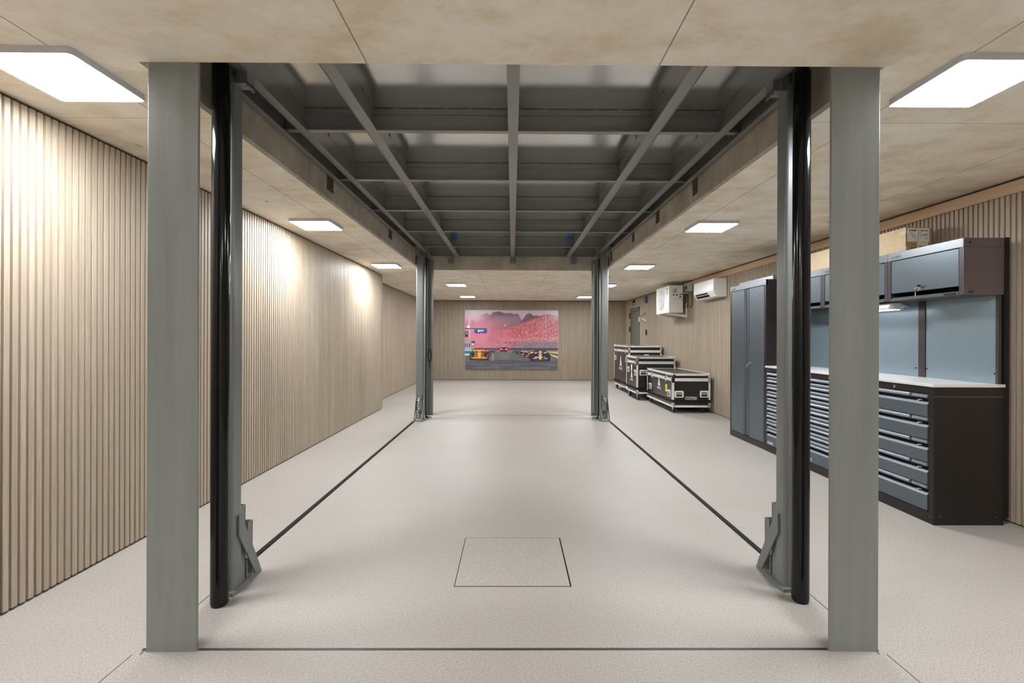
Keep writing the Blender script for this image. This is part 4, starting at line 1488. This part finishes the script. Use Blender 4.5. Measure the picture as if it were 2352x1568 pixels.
# crowd on the bank
edge = np.where(U < 0.42, 0.31 + 0 * U, np.where(U < 0.86, 0.31 - (U - 0.42) / 0.44 * 0.25, 0.06 + (U - 0.86) * 0.35))
crowd = soft(V - edge, 0, 0.03) * (V < 0.66)
put(crowd * soft(U, 0.18, 0.45), (186, 60, 78), 1.0)
put(crowd * soft(0.5 - U, 0, 0.4), (205, 112, 132), 0.75)
sp = rng.random((NH, NW))
sp2 = rng.random((NH // 2 + 1, NW // 2 + 1)).repeat(2, 0).repeat(2, 1)[:NH, :NW]
put((sp > 0.80) * crowd * soft(U, 0.1, 0.8), (235, 215, 220), 0.85)
put((sp2 > 0.86) * crowd * soft(U, 0.1, 0.6), (240, 230, 232), 0.75)
put((sp < 0.14) * crowd * soft(U, 0.2, 0.7), (130, 44, 62), 0.7)
put(soft(U, 0.84, 0.97) * soft(0.22 - V, 0, 0.14), (222, 208, 215), 0.8)
put(soft(n2, 0.4, 0.9) * crowd, (222, 140, 156), 0.35)
put((sp2 < 0.07) * crowd * (U > 0.45), (70, 60, 80), 0.6)
put((sp2 > 0.5) * (sp2 < 0.53) * crowd * (U > 0.45), (225, 190, 60), 0.6)
put((sp2 > 0.6) * (sp2 < 0.68) * crowd * (U > 0.85), (120, 110, 130), 0.7)
put(np.abs(U - 0.865) < 0.004, (215, 195, 205), 0.5 * 1.0) if False else None
put((np.abs(U - 0.866) < 0.0035) & (V < 0.22), (210, 195, 202), 0.8)
# fence and banners
fence = soft(V - 0.505 + 0.02 * (U - 0.5), 0, 0.05) * (V < 0.645)
put(fence * soft(U, 0.35, 0.65), (118, 112, 122), 0.85)
put(fence * soft(0.6 - U, 0, 0.4), (180, 110, 128), 0.5)
put(fence * ((U * NW).astype(int) % 5 == 0), (175, 165, 172), 0.35)
put(((U + V * 0.6) * 90 % 3 < 0.5) & (V > 0.46) & (V < 0.53) & (U > 0.35), (225, 190, 196), 0.7)
put((V > 0.528) & (V < 0.550) & (U > 0.43) & (U < 0.57) & ((U * 40 % 2) > 0.6), (205, 50, 66), 0.9)
put(fence * (n3 > 0.68), (190, 165, 172), 0.5)
# barrier
put((V > 0.635) & (V < 0.69) & (U > 0.10), (62, 48, 84), 0.95)
put((V > 0.635) & (V < 0.69) & (U > 0.10) & (U < 0.5), (120, 52, 78), 0.55)
put((V > 0.652) & (V < 0.664) & (U * 60 % 1 < 0.35) & (U > 0.12), (150, 140, 175), 0.6)
# grass, kerb, track
put((V > 0.672) & (V < 0.685), (190, 160, 110), 0.7)
put(V > 0.685, (104, 101, 106), 1.0)
put((V > 0.690) & (V < 0.735) & (U > 0.85) & (V < 0.69 + (U - 0.85) * 0.35), (206, 176, 104))
put((V > 0.695 + (U - 0.85) * 0.25) & (V < 0.70 + (U - 0.85) * 0.50) & (U > 0.85), (84, 100, 58))
put((V > 0.70 + (U - 0.85) * 0.50) & (V < 0.712 + (U - 0.85) * 0.58) & (U > 0.85), (228, 222, 220))
put((V > 0.685) * soft(n1, 0.45, 0.85), (122, 116, 112), 0.6)
put((V > 0.83) * soft(vnoise(NW, NH, 4, 40), 0.55, 0.8), (74, 76, 88), 0.75)
for s0, sl in ((0.885, 0.00), (0.93, 0.02), (0.90, -0.06), (0.97, -0.05)):
    put(np.abs(V - (s0 + sl * (U - 0.3) + 0.012 * np.sin(U * 7))) < 0.006, (58, 60, 74), 0.6)
put((V > 0.93) * soft(U, 0.4, 1), (92, 96, 106), 0.35)
put((np.abs(U - 0.30 - (V - 0.72) * -0.0) < 0.006 + 0.012 * (V - 0.7)) & (V > 0.73) & (V < 0.84) & ((V * 60 % 2) < 0.8), (225, 220, 220), 0.8)
# pit wall, gantry, tower
put((U < 0.075) & (V > 0.50) & (V < 0.635), (150, 160, 160), 0.85)
put((U < 0.07) & (V > 0.56) & (V < 0.62) & ((U * 90 % 2) < 0.8), (40, 42, 46), 0.8)
put((U < 0.075) & (V > 0.635) & (V < 0.69), (150, 180, 205), 0.95)
put((U < 0.16) & (V > 0.69) & (V < 0.69 + 0.028) , (38, 70, 110), 0.9)
put((U < 0.15) & (V > 0.715) & (V < 0.735 + 0.02 * (1 - U / 0.15)), (70, 190, 165), 0.95)
put((U < 0.13) & (V > 0.74) & (V < 0.758) & (V > 0.758 - (0.13 - U) * 0.3), (225, 228, 228), 0.9)
put((np.abs(U - 0.048) < 0.013) & (V < 0.50) & ((((U * 120 + V * 60) % 1) < 0.35) | (((U * 120 - V * 60) % 1) < 0.25)), (205, 200, 205), 0.75)
put((np.abs(U - 0.036) < 0.012) & (V > 0.262) & (V < 0.30), (245, 240, 240))
put((U < 0.035) & (V > 0.36) & (V < 0.45), (36, 40, 48))
put((U > 0.008) & (U < 0.026) & (V > 0.375) & (V < 0.41) & ((V * 90 % 1) < 0.4), (215, 215, 220))
put((U < 0.235) & (V > 0.300) & (V < 0.316), (52, 56, 66))
put((U > 0.103) & (U < 0.238) & (V > 0.318) & (V < 0.378), (30, 62, 150))
put((U > 0.108) & (U < 0.236) & (V > 0.378) & (V < 0.392) & ((U * 34 % 1) < 0.55), (30, 34, 60))
put((U > 0.07) & (U < 0.108) & (V > 0.52) & (V < 0.552), (38, 64, 110))
# sign lettering
GL = {'M': ['10001', '11011', '10101', '10001', '10001', '10001', '10001'], 'S': ['01111', '10000', '10000', '01110', '00001', '00001', '11110'], 'C': ['01111', '10000', '10000', '10000', '10000', '10000', '01111']}
yy0, xx0 = int(0.333 * NH), int(0.163 * NW)
for gi, ch in enumerate('MSC'):
    for r_, row in enumerate(GL[ch]):
        for c_, bit in enumerate(row):
            if bit == '1':
                img[yy0 + r_ + int(r_ > 2): yy0 + r_ + 2, xx0 + gi * 7 + c_: xx0 + gi * 7 + c_ + 2] = (235, 240, 250)
put(((U - 0.147) / 0.011) ** 2 + ((V - 0.347) / 0.018) ** 2 < 1, (225, 232, 248))
# marshal flag
put((U > 0.07) & (U < 0.112) & (np.abs(V - (0.655 + (U - 0.07) * 1.0)) < 0.022), (40, 150, 92))
put((((U - 0.078) / 0.010) ** 2 + ((V - 0.612) / 0.022) ** 2) < 1, (230, 120, 60))
put((((U - 0.084) / 0.007) ** 2 + ((V - 0.572) / 0.012) ** 2) < 1, (245, 240, 235))


def ell(cx, cy, rx, ry):
    return ((U - cx) / rx) ** 2 + ((V - cy) / ry) ** 2 < 1


def race_car(cx, base, wd, body, nose, wing):
    h = wd * 0.98
    put(ell(cx, base + 0.002, wd * 0.56, wd * 0.06), (44, 44, 50), 0.7)
    for sx in (-1, 1):
        put(ell(cx + sx * wd * 0.34, base - h * 0.44, wd * 0.10, h * 0.20), (40, 40, 44))
        put(ell(cx + sx * wd * 0.41, base - h * 0.28, wd * 0.115, h * 0.30), (24, 25, 28))
        put(ell(cx + sx * wd * 0.43, base - h * 0.28, wd * 0.05, h * 0.20), tuple(int(v * 0.35 + 30) for v in body))
    put((np.abs(U - cx) < wd * 0.30) & (np.abs(V - (base - h * 0.78)) < h * 0.055), wing)
    put(ell(cx, base - h * 0.50, wd * 0.25, h * 0.17), tuple(int(v * 0.6) for v in body))
    put(ell(cx, base - h * 0.72, wd * 0.075, h * 0.13), body)
    put((np.abs(U - cx) < wd * (0.10 - 0.07 * (V - base + h * 0.55) / (h * 0.5))) & (V > base - h * 0.58) & (V < base - h * 0.10), nose)
    for sx in (-1, 1):
        put((sx * (U - cx) > wd * 0.06) & (sx * (U - cx) < wd * 0.38) & (np.abs(V - (base - h * 0.17 + 0.02 * sx * (U - cx))) < h * 0.055), wing)
    put((np.abs(U - cx) < wd * 0.40) & (np.abs(V - (base - h * 0.06)) < h * 0.025), (26, 26, 30))


for cx, base, wd, body, nose, wing in (
        (0.300, 0.705, 0.05, (60, 110, 105), (70, 130, 120), (80, 140, 130)), (0.270, 0.725, 0.07, (70, 90, 95), (90, 110, 110), (120, 150, 150)),
        (0.225, 0.755, 0.10, (190, 45, 40), (200, 60, 40), (225, 215, 210)), (0.155, 0.832, 0.205, (240, 150, 30), (250, 170, 40), (245, 150, 40)),
        (0.545, 0.715, 0.055, (30, 100, 75), (40, 120, 85), (60, 150, 110)), (0.585, 0.735, 0.07, (30, 95, 75), (60, 120, 95), (50, 120, 90)),
        (0.635, 0.755, 0.085, (120, 70, 110), (200, 90, 90), (225, 215, 215)), (0.690, 0.785, 0.11, (50, 55, 100), (230, 190, 90), (235, 160, 60)),
        (0.745, 0.810, 0.125, (190, 60, 50), (220, 110, 80), (230, 225, 225))):
    race_car(cx, base, wd, body, nose, wing)
race_car(0.810, 0.848, 0.215, (34, 42, 62), (196, 150, 190), (44, 52, 70))
put(ell(0.810, 0.790, 0.016, 0.030), (248, 214, 40))
put((np.abs(V - 0.812 + 0.1 * np.abs(U - 0.81)) < 0.004) & (np.abs(np.abs(U - 0.81) - 0.062) < 0.020), (225, 225, 232))
put(ell(0.810, 0.700, 0.016, 0.022), (220, 190, 120))
# safety car
put((np.abs(U - 0.417) < 0.036) & (np.abs(V - 0.662) < 0.028), (206, 38, 56))
put((np.abs(U - 0.417) < 0.028) & (np.abs(V - 0.630) < 0.016), (50, 50, 70))
put((np.abs(U - 0.417) < 0.020) & (np.abs(V - 0.608) < 0.008), (240, 160, 60))
for sx in (-1, 1):
    put(ell(0.417 + sx * 0.027, 0.652, 0.008, 0.008), (250, 220, 225))
    put((np.abs(U - 0.417 - sx * 0.028) < 0.006) & (V > 0.675) & (V < 0.705), (24, 22, 26))
put((np.abs(U - 0.417) < 0.024) & (V > 0.672) & (V < 0.693), (40, 26, 36))
put((((U - 0.432) / 0.010) ** 2 + ((V - 0.253) / 0.007) ** 2) < 1, (245, 240, 245))

lin = np.clip(img / 255.0, 0, 1)
lin = np.where(lin <= 0.04045, lin / 12.92, ((lin + 0.055) / 1.055) ** 2.4)

pic = thing('race_picture', 'wide colour picture of a racing start hung on the slatted back wall', 'picture', (0, YB, pz0))
MB().box(px0, px1, YB - 0.022, YB - 0.0003, pz0, pz1).build('picture_panel', 'white_plastic', pic)
xs_ = np.linspace(px0 + 0.001, px1 - 0.001, NW + 1)
zs_ = np.linspace(pz1 - 0.001, pz0 + 0.001, NH + 1)
gx, gz = np.meshgrid(xs_, zs_)
co = np.stack([gx, np.full_like(gx, YB - 0.0228 - YB), gz - pz0], -1).reshape(-1, 3)
i_, j_ = np.meshgrid(np.arange(NH), np.arange(NW), indexing='ij')
a0 = (i_ * (NW + 1) + j_).ravel()
quads = np.stack([a0, a0 + (NW + 1), a0 + (NW + 1) + 1, a0 + 1], -1).astype(np.int32)
me = bpy.data.meshes.new('printed_image')
me.vertices.add(len(co))
me.vertices.foreach_set('co', co.ravel())
me.loops.add(quads.size)
me.loops.foreach_set('vertex_index', quads.ravel())
me.polygons.add(len(quads))
me.polygons.foreach_set('loop_start', np.arange(0, quads.size, 4, dtype=np.int32))
me.update(calc_edges=True)
ca = me.attributes.new('print_colour', 'FLOAT_COLOR', 'FACE')
ca.data.foreach_set('color', np.concatenate([lin, np.ones((NH, NW, 1))], -1).astype(np.float32).ravel())
m, nt, b = newmat('picture_print')
at_ = N(nt, 'ShaderNodeAttribute', attribute_name='print_colour')
nt.links.new(at_.outputs['Color'], b.inputs['Base Color'])
b.inputs['Roughness'].default_value = 0.5
me.materials.append(m)
po_ = bpy.data.objects.new('printed_image', me)
COL.objects.link(po_)
po_.parent = pic

bpy.context.view_layer.update()
